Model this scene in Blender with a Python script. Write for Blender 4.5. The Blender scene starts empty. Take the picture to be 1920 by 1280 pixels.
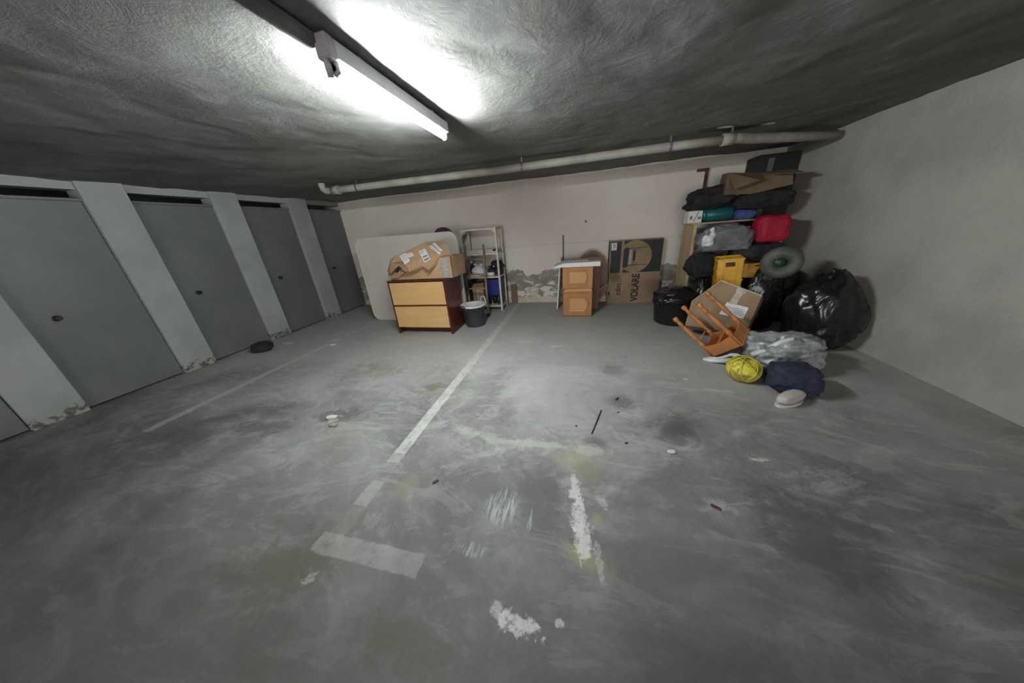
import bpy, bmesh, math, random
from mathutils import Vector, Matrix, noise, Euler

random.seed(7)
SC = bpy.context.scene
COL = SC.collection
V = Vector

# ------------------------------------------------------------------ materials
class NT:
    """small helper around a node tree"""
    def __init__(s, name):
        s.m = bpy.data.materials.new(name); s.m.use_nodes = True
        s.t = s.m.node_tree; s.t.nodes.clear()
        s.out = s.t.nodes.new('ShaderNodeOutputMaterial')
        s.b = s.t.nodes.new('ShaderNodeBsdfPrincipled')
        s.t.links.new(s.b.outputs[0], s.out.inputs[0])
        tc = s.t.nodes.new('ShaderNodeTexCoord'); s.obj = tc.outputs['Object']
        g = s.t.nodes.new('ShaderNodeNewGeometry'); s.pos = g.outputs['Position']
    def n(s, t, **kw):
        x = s.t.nodes.new(t)
        for k, v in kw.items(): setattr(x, k, v)
        return x
    def put(s, inp, v):
        if hasattr(v, 'is_linked') or isinstance(v, bpy.types.NodeSocket): s.t.links.new(v, inp)
        elif isinstance(v, (tuple, list)) and len(v) == 3 and inp.type == 'RGBA': inp.default_value = (*v, 1)
        else: inp.default_value = v
    def noise(s, scale, detail=4, rough=.55, dist=0., vec=None, stretch=None, rot=0.):
        x = s.n('ShaderNodeTexNoise')
        x.inputs['Scale'].default_value = scale; x.inputs['Detail'].default_value = detail
        x.inputs['Roughness'].default_value = rough; x.inputs['Distortion'].default_value = dist
        vec = vec or s.obj
        if stretch:
            mp = s.n('ShaderNodeMapping'); mp.inputs['Scale'].default_value = stretch
            mp.inputs['Rotation'].default_value = (0, 0, rot)
            s.put(mp.inputs[0], vec); vec = mp.outputs[0]
        s.put(x.inputs['Vector'], vec)
        return x.outputs['Fac']
    def ramp(s, fac, a, b):
        """smooth map of [a,b] to [0,1]"""
        x = s.n('ShaderNodeMapRange', interpolation_type='SMOOTHSTEP')
        s.put(x.inputs['Value'], fac); x.inputs['From Min'].default_value = a; x.inputs['From Max'].default_value = b
        return x.outputs[0]
    def math(s, op, a, b=0., c=None):
        x = s.n('ShaderNodeMath', operation=op)
        s.put(x.inputs[0], a); s.put(x.inputs[1], b)
        if c is not None: s.put(x.inputs[2], c)
        return x.outputs[0]
    def mix(s, f, a, b):
        x = s.n('ShaderNodeMix', data_type='RGBA')
        s.put(x.inputs[0], f); s.put(x.inputs[6], a); s.put(x.inputs[7], b)
        return x.outputs[2]
    def xyz(s, vec=None):
        x = s.n('ShaderNodeSeparateXYZ'); s.put(x.inputs[0], vec or s.pos); return x.outputs
    def ell(s, cx, cy, rx, ry, rot, nz, k=.9, soft=.25, vec=None, c3=None):
        """ragged ellipse mask in the plane of the surface"""
        mp = s.n('ShaderNodeMapping', vector_type='TEXTURE')
        s.put(mp.inputs[0], vec or s.pos)
        mp.inputs['Location'].default_value = c3 or (cx, cy, 0)
        mp.inputs['Rotation'].default_value = (0, 0, rot) if not c3 else (0, 0, 0)
        mp.inputs['Scale'].default_value = (rx, ry, 50) if not c3 else (rx, 50, ry)
        l = s.n('ShaderNodeVectorMath', operation='LENGTH'); s.put(l.inputs[0], mp.outputs[0])
        d = s.math('SUBTRACT', 1., l.outputs['Value'])
        d = s.math('ADD', d, s.math('MULTIPLY', s.math('SUBTRACT', nz, .5), k * 2))
        return s.ramp(d, 0, soft)
    def rect(s, x0, x1, y0, y1, nz, k=.02, soft=.012):
        X, Y, _ = s.xyz()
        d = s.math('MINIMUM', s.math('MINIMUM', s.math('SUBTRACT', X, x0), s.math('SUBTRACT', x1, X)),
                   s.math('MINIMUM', s.math('SUBTRACT', Y, y0), s.math('SUBTRACT', y1, Y)))
        d = s.math('ADD', d, s.math('MULTIPLY', s.math('SUBTRACT', nz, .5), k * 2))
        return s.ramp(d, 0, soft)
    def bump(s, h, dist=.01, strength=1.):
        x = s.n('ShaderNodeBump'); x.inputs['Distance'].default_value = dist; x.inputs['Strength'].default_value = strength
        s.put(x.inputs['Height'], h); s.put(s.b.inputs['Normal'], x.outputs[0])
    def done(s, col, rough=.7, metal=0., spec=None):
        s.put(s.b.inputs['Base Color'], col); s.put(s.b.inputs['Roughness'], rough); s.b.inputs['Metallic'].default_value = metal
        if spec is not None: s.b.inputs['Specular IOR Level'].default_value = spec
        return s.m

def mottled(name, c1, c2, scale=4, rough=.7, bump=0., bscale=40, metal=0., stretch=None, detail=5, spec=None, rot=0., lo=.35, hi=.65, dist=0.):
    t = NT(name)
    f = t.ramp(t.noise(scale, detail, .6, dist, stretch=stretch, rot=rot), lo, hi)
    if bump: t.bump(t.noise(bscale, 4, .6), bump)
    return t.done(t.mix(f, c1, c2), rough, metal, spec)

def plain(name, c, rough=.6, metal=0., var=.12, bump=0., bscale=60, spec=None):
    d = tuple(x * (1 - var) for x in c); e = tuple(min(1, x * (1 + var)) for x in c)
    return mottled(name, d, e, 9, rough, bump, bscale, metal, spec=spec)

M = {}
def wood(name, c1, c2, rough=.4, axis='z', scale=5., bump=.0008):
    st = {'x': (.08, 1, 1), 'y': (1, .08, 1), 'z': (1, 1, .08)}[axis]
    t = NT(name)
    a = t.noise(scale * 4, 6, .6, .4, stretch=st); b = t.noise(scale * 22, 3, .6, 0, stretch=st)
    f = t.math('ADD', t.math('MULTIPLY', a, .7), t.math('MULTIPLY', b, .3))
    t.bump(b, bump)
    M[name] = t.done(t.mix(t.ramp(f, .32, .68), c1, c2), rough)

wood('drawer_beech', (.56, .33, .13), (.64, .40, .175), .5, 'x', 3)
wood('mahogany', (.060, .014, .008), (.105, .026, .014), .32, 'z', 4)
wood('honey_oak', (.37, .145, .030), (.46, .195, .048), .42, 'z', 5)
wood('honey_oak_light', (.50, .25, .09), (.58, .31, .12), .42, 'x', 5)
wood('dark_oak', (.12, .055, .025), (.17, .08, .04), .5, 'z', 5)
wood('tabletop_oak', (.17, .075, .032), (.22, .10, .045), .45, 'z', 3)
wood('pine', (.44, .31, .17), (.54, .40, .24), .55, 'z', 3)
wood('ladder_wood', (.17, .125, .09), (.30, .235, .175), .8, 'z', 6)
wood('stool_wood', (.40, .15, .045), (.52, .21, .065), .3, 'z', 6)
wood('plank_brown', (.15, .085, .06), (.21, .125, .09), .7, 'z', 4)
M['cardboard'] = mottled('cardboard', (.37, .235, .13), (.45, .29, .165), 5, .85, .0008, 90)
M['cardboard_dull'] = mottled('cardboard_dull', (.25, .17, .10), (.33, .235, .15), 4, .85, .001, 60)
M['cardboard_inner'] = mottled('cardboard_inner', (.25, .165, .09), (.34, .23, .13), 5, .9, .001, 60)
M['cardboard_dark'] = mottled('cardboard_dark', (.13, .088, .052), (.185, .128, .078), 4, .85, .001, 60)  # dull cardboard darkened, dim light on the top carton put into the colour
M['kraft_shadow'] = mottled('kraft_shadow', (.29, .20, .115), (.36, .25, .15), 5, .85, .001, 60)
M['print_black'] = plain('print_black', (.014, .015, .017), .6)
M['print_grey'] = plain('print_grey', (.16, .17, .19), .7)
M['print_soft'] = plain('print_soft', (.33, .34, .36), .7)
M['sticker'] = plain('sticker', (.70, .71, .72), .5, var=.04)
M['tape_strip'] = mottled('tape_strip', (.25, .20, .15), (.40, .34, .27), 30, .35)
M['tape_clear'] = mottled('tape_clear', (.42, .37, .29), (.55, .50, .42), 12, .25)
M['board_white'] = mottled('board_white', (.50, .48, .42), (.55, .53, .47), 2, .6)
M['board_rim'] = plain('board_rim', (.62, .61, .57), .45, var=.05)
M['shelf_metal'] = mottled('shelf_metal', (.60, .57, .46), (.70, .67, .56), 6, .45)
M['white_plastic'] = plain('white_plastic', (.66, .67, .66), .4, var=.05)
M['white_laminate'] = plain('white_laminate', (.68, .69, .68), .35, var=.04)
M['pipe_white'] = mottled('pipe_white', (.25, .24, .21), (.37, .355, .315), 3, .65)
M['strap_metal'] = mottled('strap_metal', (.10, .09, .08), (.20, .18, .16), 9, .55, metal=.4)
M['rust'] = mottled('rust', (.06, .025, .022), (.12, .05, .04), 14, .85, .001)
M['housing'] = plain('housing', (.55, .57, .58), .45, var=.04)
M['holder_grey'] = plain('holder_grey', (.34, .32, .34), .5)
M['conduit_grey'] = mottled('conduit_grey', (.10, .10, .105), (.17, .17, .175), 7, .6)
M['door_paint'] = mottled('door_paint', (.12, .132, .134), (.145, .158, .160), 1.6, .5, .0006, 30)
M['knob_black'] = plain('knob_black', (.012, .012, .012), .4)
M['bag_black'] = plain('bag_black', (.010, .010, .011), .27, var=.2, spec=.6)
M['bag_black_matte'] = plain('bag_black_matte', (.014, .014, .016), .5, var=.25)
M['tub_black'] = plain('tub_black', (.012, .012, .013), .55)
M['rubber_dark'] = mottled('rubber_dark', (.028, .029, .031), (.05, .052, .055), 6, .5)
M['liner_white'] = mottled('liner_white', (.58, .60, .62), (.74, .75, .76), 9, .35)
M['film_grey'] = mottled('film_grey', (.20, .215, .225), (.36, .38, .39), 8, .3)
M['cloth_grey'] = mottled('cloth_grey', (.125, .125, .13), (.19, .19, .195), 6, .95, .0015, 120)
M['cloth_char'] = mottled('cloth_char', (.020, .021, .025), (.042, .043, .05), 6, .95, .0015, 120)
M['cloth_black'] = mottled('cloth_black', (.010, .010, .012), (.022, .022, .026), 6, .95, .0015, 120)
M['cloth_navy'] = mottled('cloth_navy', (.018, .02, .045), (.035, .038, .075), 6, .95, .0015, 120)
M['cloth_blue'] = mottled('cloth_blue', (.05, .065, .22), (.09, .11, .32), 6, .9, .0015, 120)
M['cloth_red'] = mottled('cloth_red', (.30, .003, .022), (.42, .006, .036), 5, .7, .001, 90)
M['purple'] = plain('purple', (.085, .022, .10), .5)
M['teal'] = plain('teal', (.010, .115, .125), .35)
M['blue_bin'] = mottled('blue_bin', (.010, .022, .17), (.016, .034, .24), 5, .35)
M['yellow_crate'] = mottled('yellow_crate', (.66, .34, .018), (.76, .41, .028), 5, .45)
M['yellow_inner'] = mottled('yellow_inner', (.42, .21, .012), (.50, .26, .02), 5, .5)
M['yellow_net'] = mottled('yellow_net', (.62, .55, .03), (.74, .66, .06), 12, .5)
M['beige'] = plain('beige', (.48, .43, .36), .8)
M['grey_board'] = plain('grey_board', (.33, .32, .30), .6)
M['grey_hoop'] = mottled('grey_hoop', (.06, .065, .058), (.10, .105, .095), 6, .6)
M['green_plastic'] = plain('green_plastic', (.01, .05, .03), .4)
M['mint'] = plain('mint', (.30, .50, .42), .4)
M['cable_black'] = plain('cable_black', (.012, .012, .012), .6)
M['chip'] = plain('chip', (.60, .60, .58), .8)
M['blue_scrap'] = plain('blue_scrap', (.20, .38, .55), .7)
M['shoe_white'] = plain('shoe_white', (.50, .48, .44), .7)
M['dark_cabinet'] = mottled('dark_cabinet', (.010, .010, .011), (.02, .02, .021), 4, .6)
M['cabinet_strip'] = mottled('cabinet_strip', (.07, .07, .07), (.13, .13, .13), 5, .6)

def mat_tube():
    t = NT('tube_light')
    t.b.inputs['Emission Color'].default_value = (.95, 1., .985, 1)
    t.b.inputs['Emission Strength'].default_value = TUBE
    return t.done((.9, .9, .9), .4)
TUBE = 545.0
FILL = 8.0  # strength of the added fill light from behind the camera
M['tube'] = mat_tube()

def mat_floor():
    t = NT('garage_floor')
    big = t.noise(.8, 6, .6, .8); mid = t.noise(2.6, 8, .62, 1.6, stretch=(.75, 1.5, 1)); fine = t.noise(28, 6, .7)
    wisp = t.noise(1.7, 9, .68, 2.8, stretch=(.7, 1.5, 1))
    edge = t.noise(5, 9, .74, .8); speck = t.noise(15, 8, .76, .6); grit = t.noise(60, 6, .75)
    c = t.mix(t.ramp(big, .35, .68), (.15, .148, .144), (.25, .25, .243))
    c = t.mix(t.math('MULTIPLY', t.ramp(mid, .46, .72), .6), c, (.40, .40, .39))
    c = t.mix(t.math('MULTIPLY', t.ramp(wisp, .53, .60), t.math('MULTIPLY', t.math('SUBTRACT', 1., t.ramp(wisp, .60, .72)), .36)), c, (.46, .46, .445))
    c = t.mix(t.math('MULTIPLY', t.ramp(t.noise(1.15, 7, .65, 1.2, stretch=(1, 1.4, 1)), .58, .72), .6), c, (.105, .103, .106))
    c = t.mix(t.math('MULTIPLY', t.ramp(t.noise(.62, 5, .6, .5), .55, .75), .45), c, (.135, .125, .075))
    c = t.mix(t.math('MULTIPLY', t.ramp(fine, .3, .75), .18), c, (.44, .44, .43))
    # light falloff painted into the colour over dust and dirt: pale far, dark near
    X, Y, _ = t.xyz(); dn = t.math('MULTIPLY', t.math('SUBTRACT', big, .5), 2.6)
    c = t.mix(t.math('MULTIPLY', t.ramp(t.math('ADD', Y, dn), 1.4, 3.2), .62), c, (.50, .50, .485))
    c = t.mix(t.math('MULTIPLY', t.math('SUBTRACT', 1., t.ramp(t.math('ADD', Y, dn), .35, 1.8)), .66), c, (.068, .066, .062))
    # dark and yellowish stains, dusty patches (cx, cy, rx, ry, rot, colour, amount, raggedness)
    for cx, cy, rx, ry, ro, col, am, k in (
        (.73, 1.97, .22, .20, .3, (.070, .070, .076), .75, .45),
        (.37, 2.25, .17, .13, 0, (.11, .11, .112), .7, .5),
        (.33, 2.92, .16, .22, 0, (.12, .12, .13), .6, .5),
        (.12, 1.72, .10, .08, .2, (.10, .10, .10), .65, .6),
        (-.22, 1.22, .16, .38, .05, (.092, .090, .094), .7, .35),
        (-1.56, 2.30, .17, .09, .2, (.15, .135, .085), .7, .6),
        (-2.5, 2.6, .45, .18, .1, (.24, .225, .15), .5, .8),
        (-.05, 1.55, .17, .10, .3, (.33, .315, .20), .6, .9),
        (.07, 1.42, .11, .09, .0, (.21, .205, .12), .55, .8),
        (-1.12, 1.10, .10, .10, .0, (.23, .215, .14), .7, .6),
        (.045, .895, .16, .055, -.35, (.27, .255, .165), .85, .45),
        (.11, 1.09, .035, .05, 0, (.30, .28, .19), .7, .6),
        (-1.5, .55, .35, .22, .2, (.10, .098, .062), .5, .9),
        (-.65, .42, .22, .08, 0, (.10, .095, .06), .5, .9),
        (.62, .55, .42, .22, .2, (.085, .083, .084), .55, .7),
        (-.50, 1.20, .28, .24, .2, (.10, .10, .105), .5, .8),
        (-2.2, 1.72, .32, .12, .2, (.08, .078, .08), .6, .9),
        (-2.9, 1.45, .45, .10, .15, (.075, .075, .075), .5, .9),
        (1.15, 1.25, .25, .35, .5, (.08, .08, .084), .6, .8),
        (-.15, 2.15, .45, .42, 0, (.37, .37, .36), .5, .8),
        (-.62, 1.62, .42, .06, -.15, (.43, .43, .41), .5, .9),
        (-.2, 1.62, .45, .045, 0, (.48, .48, .455), .5, .9),
        (.45, 1.0, .30, .35, .6, (.155, .155, .150), .5, .8),
        (-.1, 3.2, .9, .35, 0, (.34, .34, .33), .5, .9)):
        c = t.mix(t.math('MULTIPLY', t.ell(cx, cy, rx * 1.15, ry * 1.15, ro, edge, k * 2.6, .75), am), c, col)
    # pale plaster spills and scrapes
    for cx, cy, rx, ry, ro, am, k in (
        (-.015, 1.27, .035, .10, .12, .8, .55), (.010, 1.12, .045, .11, .0, .85, .5), (.035, .97, .052, .10, .1, .9, .5),
        (.105, .92, .02, .13, .16, .35, .6), (-.23, .585, .095, .042, -.2, .85, .5), (-.33, .61, .03, .035, 0, .5, .6),
        (-.06, .615, .02, .015, 0, .6, .6), (-1.28, .545, .04, .035, .3, .35, .9), (.14, 1.22, .03, .05, .5, .35, .8),
        (-.34, 3.47, .10, .035, .1, .55, .7), (-.78, 3.63, .12, .05, 0, .45, .8), (1.04, 2.75, .03, .02, 0, .7, .5),
        (1.24, 2.56, .13, .016, -.15, .7, .4), (1.17, 1.71, .05, .018, .1, .8, .4), (.78, 1.32, .07, .035, -.5, .25, .8),
        (-4.9, 3.33, .13, .07, .1, .75, .35), (-4.08, 3.5, .12, .07, .2, .35, .9), (-3.53, 3.43, .10, .03, .2, .5, .7),
        (-2.25, 1.63, .05, .03, 0, .45, .8), (-2.22, 1.70, .04, .02, 0, .4, .8), (-.55, 5.3, .3, .06, 0, .2, .9),
        (-.47, 4.75, .10, .05, 0, .45, .5), (-.16, 4.72, .06, .02, 0, .5, .5), (.25, 4.72, .05, .015, 0, .5, .5), (.72, 4.85, .07, .03, 0, .4, .7)):
        c = t.mix(t.math('MULTIPLY', t.ell(cx, cy, rx * 1.1, ry * 1.1, ro, speck, k * 3.0, .35), t.math('MULTIPLY', t.ramp(t.math('ADD', t.math('MULTIPLY', grit, .45), t.math('MULTIPLY', t.noise(17, 7, .7), .55)), .36, .52), am)), c, (.60, .60, .585))
    # chalky bluish scrapes
    sc = t.noise(60, 4, .6, 0, stretch=(1, .12, 1), rot=-.35)
    for cx, cy, rx, ry, am in ((-.44, 1.08, .13, .14, .8), (-.52, .82, .09, .05, .55), (-.26, 1.02, .02, .09, .6)):
        c = t.mix(t.math('MULTIPLY', t.ell(cx, cy, rx, ry, 0, edge, .7, .5), t.math('MULTIPLY', t.ramp(sc, .42, .62), am)), c, (.40, .44, .45))
    # painted bay lines, worn
    wear = t.noise(7, 8, .7, .4)
    wl = t.ramp(t.math('ADD', t.math('MULTIPLY', wear, .6), t.math('MULTIPLY', speck, .4)), .36, .56)
    paint = (.58, .59, .56)
    for x0, x1, y0, y1, am in ((-1.395, -1.285, 1.36, 5.75, .78), (-1.395, -1.285, 1.27, 1.40, .40), (-1.385, -1.275, .92, 1.12, .30), (-1.38, -1.27, .70, .92, .10),
                               (-4.10, -3.99, 1.2, 3.35, .50), (-4.10, -3.99, 3.35, 4.5, .28), (-1.42, -.755, .635, .755, .26)):
        m = t.rect(x0, x1, y0, y1, speck, .014, .012)
        c = t.mix(t.math('MULTIPLY', m, t.math('MULTIPLY', t.math('MULTIPLY_ADD', wl, .6, .4), am)), c, paint)
    h = t.math('ADD', t.math('MULTIPLY', mid, .5), t.math('ADD', t.math('MULTIPLY', fine, .12), t.math('MULTIPLY', wisp, .35)))
    t.bump(h, .012, .6)
    r = t.math('MULTIPLY_ADD', mid, .25, .45)
    return t.done(c, r, spec=.35)

def mat_ceiling():
    t = NT('rough_plaster_ceiling')
    a = t.noise(1.1, 6, .6, .6); b = t.noise(4.5, 8, .65, .5); g = t.noise(38, 6, .7)
    c = t.mix(t.ramp(a, .35, .68), (.14, .143, .134), (.20, .203, .194))
    c = t.mix(t.math('MULTIPLY', t.ramp(b, .5, .72), .4), c, (.27, .273, .262))
    c = t.mix(t.math('MULTIPLY', t.ramp(t.noise(.7, 4, .6, 1.), .58, .74), .4), c, (.15, .145, .125))
    edge = t.noise(7, 5, .6)
    for cx, cy, rx, ry, col, am in ((1.42, 4.08, .24, .12, (.07, .068, .06), .8), (1.46, 4.07, .09, .05, (.62, .62, .60), 1.), (1.66, 4.22, .20, .10, (.05, .048, .042), .9),
                                    (1.93, 4.22, .07, .05, (.62, .62, .60), 1.), (.3, 4.3, .35, .12, (.17, .15, .09), .6)):
        c = t.mix(t.math('MULTIPLY', t.ell(cx, cy, rx, ry, .1, edge, .6, .25), am), c, col)
    h = t.math('ADD', t.math('MULTIPLY', b, .6), t.math('MULTIPLY', g, .16))
    t.bump(h, .024, .8)
    return t.done(c, .9, spec=.2)

def mat_wall_back():
    t = NT('damp_back_wall')
    X, Y, Z = t.xyz()
    edge = t.noise(2.1, 7, .58, .25); e2 = t.noise(4.6, 7, .62, .5); e3 = t.noise(13, 6, .65, .4); lowf = t.noise(.55, 3, .5)
    c = t.mix(t.ramp(lowf, .35, .7), (.70, .635, .575), (.79, .735, .68))
    c = t.mix(t.math('MULTIPLY', t.ramp(e2, .52, .75), .25), c, (.62, .555, .49))
    # hairline crack
    cz = t.math('ABSOLUTE', t.math('SUBTRACT', t.math('ADD', Z, t.math('MULTIPLY', t.math('SUBTRACT', e3, .5), .02)), 1.185))
    c = t.mix(t.math('MULTIPLY', t.math('SUBTRACT', 1., t.ramp(cz, .002, .007)), .5), c, (.42, .37, .33))
    # rising damp: peeled grey render, ragged top, white efflorescence lower down
    top = t.math('SUBTRACT', t.math('MULTIPLY_ADD', edge, .85, .27), Z)
    dm = t.ramp(top, 0, .025)
    pe = t.mix(t.ramp(e2, .4, .62), (.25, .225, .195), (.35, .32, .28))
    blot = t.noise(3.6, 9, .62, .7, vec=t.pos, stretch=(1, 1, 1.9))
    lowz = t.ramp(Z, .62, .30)
    wm = t.ramp(t.math('ADD', blot, t.math('MULTIPLY', t.math('SUBTRACT', lowz, 1.), .20)), .455, .515)
    pe = t.mix(t.math('MULTIPLY', wm, .9), pe, (.74, .69, .63))
    b2 = t.noise(2.4, 8, .6, .4, vec=t.pos, stretch=(1, 1, 2.6))
    pe = t.mix(t.math('MULTIPLY', t.ramp(b2, .53, .60), .65), pe, (.58, .52, .455))
    pe = t.mix(t.math('MULTIPLY', t.ramp(t.math('SUBTRACT', t.math('MULTIPLY_ADD', e3, .14, .07), Z), 0, .04), .8), pe, (.60, .52, .41))
    c = t.mix(dm, c, pe)
    t.bump(t.math('ADD', t.math('MULTIPLY', t.math('SUBTRACT', 1., dm), .5), t.math('MULTIPLY', e3, .25)), .012, .7)
    return t.done(c, .9, spec=.2)

def mat_wall_left():
    t = NT('pillar_plaster')
    X, Y, Z = t.xyz(); e = t.noise(8, 6, .6, .3)
    c = t.mix(t.ramp(t.noise(2, 5), .35, .65), (.30, .32, .31), (.35, .37, .36))
    m = t.ramp(t.math('SUBTRACT', t.math('MULTIPLY', e, .30), Z), .02, .05)
    c = t.mix(m, c, t.mix(t.ramp(t.noise(16, 5), .42, .56), (.11, .105, .095), (.33, .325, .31)))
    t.bump(e, .006, .5)
    return t.done(c, .85, spec=.2)

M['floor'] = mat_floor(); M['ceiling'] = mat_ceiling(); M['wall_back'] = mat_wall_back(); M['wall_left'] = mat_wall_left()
M['wall_plain'] = mottled('wall_plain', (.36, .34, .31), (.45, .43, .39), 1.5, .9, .004, 20)
M['void_dark'] = plain('void_dark', (.03, .03, .03), .9)

# ------------------------------------------------------------------ mesh helpers
def new(): return bmesh.new()

def merge(dst, src, mat=None):
    if mat is not None: src.transform(mat)
    me = bpy.data.meshes.new('tmp'); src.to_mesh(me); src.free(); dst.from_mesh(me); bpy.data.meshes.remove(me)
    return dst

def box(dst, x0, x1, y0, y1, z0, z1, bev=0., mat=None, seg=1):
    b = new(); bmesh.ops.create_cube(b, size=1)
    for v in b.verts: v.co = V((x0 + (v.co.x + .5) * (x1 - x0), y0 + (v.co.y + .5) * (y1 - y0), z0 + (v.co.z + .5) * (z1 - z0)))
    if bev: bmesh.ops.bevel(b, geom=b.edges[:], offset=bev, segments=seg, affect='EDGES', profile=.5)
    return merge(dst, b, mat)

def tube(dst, pts, r, seg=10, cap=True, closed=False):
    """swept tube through points; r a number or list"""
    pts = [V(p) for p in pts]; n = len(pts); rings = []
    up = V((0, 0, 1)); prev = None
    for i, p in enumerate(pts):
        a = pts[(i - 1) % n] if (closed or i > 0) else p; b = pts[(i + 1) % n] if (closed or i < n - 1) else p
        d = (b - a).normalized()
        if prev is None:
            u = d.cross(up); u = u if u.length > 1e-3 else d.cross(V((1, 0, 0)))
        else: u = prev - d * prev.dot(d)
        u.normalize(); prev = u; w = d.cross(u)
        rr = r[i] if isinstance(r, (list, tuple)) else r
        rings.append([dst.verts.new(p + (u * math.cos(t) + w * math.sin(t)) * rr) for t in [2 * math.pi * k / seg for k in range(seg)]])
    for i in range(n if closed else n - 1):
        A, B = rings[i], rings[(i + 1) % n]
        for k in range(seg): dst.faces.new((A[k], A[(k + 1) % seg], B[(k + 1) % seg], B[k])).smooth = True
    if cap and not closed:
        dst.faces.new(rings[0][::-1]); dst.faces.new(rings[-1])
    return dst

def lathe(dst, prof, seg=24, mat=None, cap=True):
    b = new(); rings = []
    for r, z in prof: rings.append([b.verts.new((r * math.cos(2 * math.pi * k / seg), r * math.sin(2 * math.pi * k / seg), z)) for k in range(seg)])
    for A, B in zip(rings, rings[1:]):
        for k in range(seg): b.faces.new((A[k], A[(k + 1) % seg], B[(k + 1) % seg], B[k])).smooth = True
    if cap: b.faces.new(rings[0][::-1]); b.faces.new(rings[-1])
    return merge(dst, b, mat)

def prism(dst, poly, vec, mat=None):
    """polygon (3D points) extruded along vec"""
    b = new(); vec = V(vec)
    A = [b.verts.new(V(p)) for p in poly]; B = [b.verts.new(V(p) + vec) for p in poly]; n = len(poly)
    b.faces.new(A); b.faces.new(B[::-1])
    for i in range(n): b.faces.new((A[i], B[i], B[(i + 1) % n], A[(i + 1) % n]))
    bmesh.ops.recalc_face_normals(b, faces=b.faces[:])
    return merge(dst, b, mat)

def sheet(dst, verts, faces, th=.005):
    """bent cardboard: faces given a thickness"""
    b = new(); vs = [b.verts.new(V(v)) for v in verts]
    for f in faces: b.faces.new([vs[i] for i in f])
    bmesh.ops.recalc_face_normals(b, faces=b.faces[:])
    bmesh.ops.solidify(b, geom=b.faces[:] + b.edges[:] + b.verts[:], thickness=th)
    return merge(dst, b)

def rrect(w, h, r, seg=8):
    pts = []
    for cx, cy, a0 in ((w / 2 - r, h / 2 - r, 0), (-w / 2 + r, h / 2 - r, 90), (-w / 2 + r, -h / 2 + r, 180), (w / 2 - r, -h / 2 + r, 270)):
        for k in range(seg + 1):
            a = math.radians(a0 + 90 * k / seg); pts.append((cx + r * math.cos(a), cy + r * math.sin(a)))
    return pts

def blob(dst, c, size, seed=0, e=.75, amp=.10, freq=3.2, fold=.07, sub=5, sag=.0, taper=0., rotz=0., lean=(0, 0)):
    """crumpled soft bag or heap of cloth standing on z = c.z; size = full extents"""
    b = new(); bmesh.ops.create_icosphere(b, subdivisions=sub, radius=1)
    off = V((seed * 13.7, seed * 5.1, seed * 9.3)); sx, sy, sz = size; cr, sr = math.cos(rotz), math.sin(rotz)
    for v in b.verts:
        p = v.co.copy()
        q = V([math.copysign(abs(t) ** e, t) for t in p])
        q = q * (1 / max(1e-6, (abs(q.x) ** (2 / e) + abs(q.y) ** (2 / e) + abs(q.z) ** (2 / e)) ** (e / 2)))
        d = noise.noise(p * 1.3 + off) * amp * 1.6 + noise.noise(p * freq + off) * amp
        rd = 1 - abs(noise.noise(p * freq * 1.5 + off * 1.7 + V((noise.noise(p * 2 + off), 0, 0)) * 1.5)) * 2.2
        rd2 = 1 - abs(noise.noise(p * freq * 3.1 + off * .7)) * 2.0
        d += fold * (rd * .75 + rd2 * .35)
        q = q * (1 + d)
        if taper and q.z > 0: k = 1 - taper * q.z ** 1.5; q.x *= k; q.y *= k
        x, y, z = q.x * sx / 2, q.y * sy / 2, q.z * sz / 2
        z = max(z, -sz / 2 * .93)
        x, y = x * cr - y * sr, x * sr + y * cr
        h = z + sz / 2
        v.co = V((c[0] + x + lean[0] * h, c[1] + y + lean[1] * h, c[2] + h - sz * .035))
    for f in b.faces: f.smooth = True
    return merge(dst, b)

def root_of(o):
    while o.parent: o = o.parent
    return o

def obj(name, bm, mat, parent=None, auto=False, loc=None):
    me = bpy.data.meshes.new(name)
    if parent is not None: L = root_of(parent).location.copy()
    else:
        if loc is None:
            xs = [v.co for v in bm.verts]
            L = V(((min(v.x for v in xs) + max(v.x for v in xs)) / 2, (min(v.y for v in xs) + max(v.y for v in xs)) / 2, min(v.z for v in xs)))
        else: L = V(loc)
    bm.transform(Matrix.Translation(-L))
    bmesh.ops.recalc_face_normals(bm, faces=bm.faces[:])
    bm.to_mesh(me); bm.free()
    me.materials.append(M[mat] if isinstance(mat, str) else mat)
    o = bpy.data.objects.new(name, me); COL.objects.link(o)
    if parent is not None: o.parent = parent
    else: o.location = L
    return o

def tag(o, label, cat, group=None, kind=None):
    o['label'] = label; o['category'] = cat
    if group: o['group'] = group
    if kind: o['kind'] = kind
    return o

def thing(name, loc, label, cat, group=None):
    o = bpy.data.objects.new(name, None); COL.objects.link(o); o.location = loc; o.empty_display_size = .1
    return tag(o, label, cat, group)

def struct(name, bm, mat, label=None, cat=None, parent=None):
    o = obj(name, bm, mat, parent, loc=(0, 0, 0) if parent is None else None)
    if parent is None:
        o['kind'] = 'structure'
        if label: o['label'] = label
        if cat: o['category'] = cat
    return o

# ------------------------------------------------------------------ room
XL, XR, YB, YF, ZC = -5.35, 3.0, 5.85, -7.0, 2.37
b = box(new(), -6.4, XR + .2, YF - .2, YB + .2, -.15, 0)
struct('floor', b, 'floor', 'worn grey concrete garage floor with faded painted bay lines', 'floor')

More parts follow.
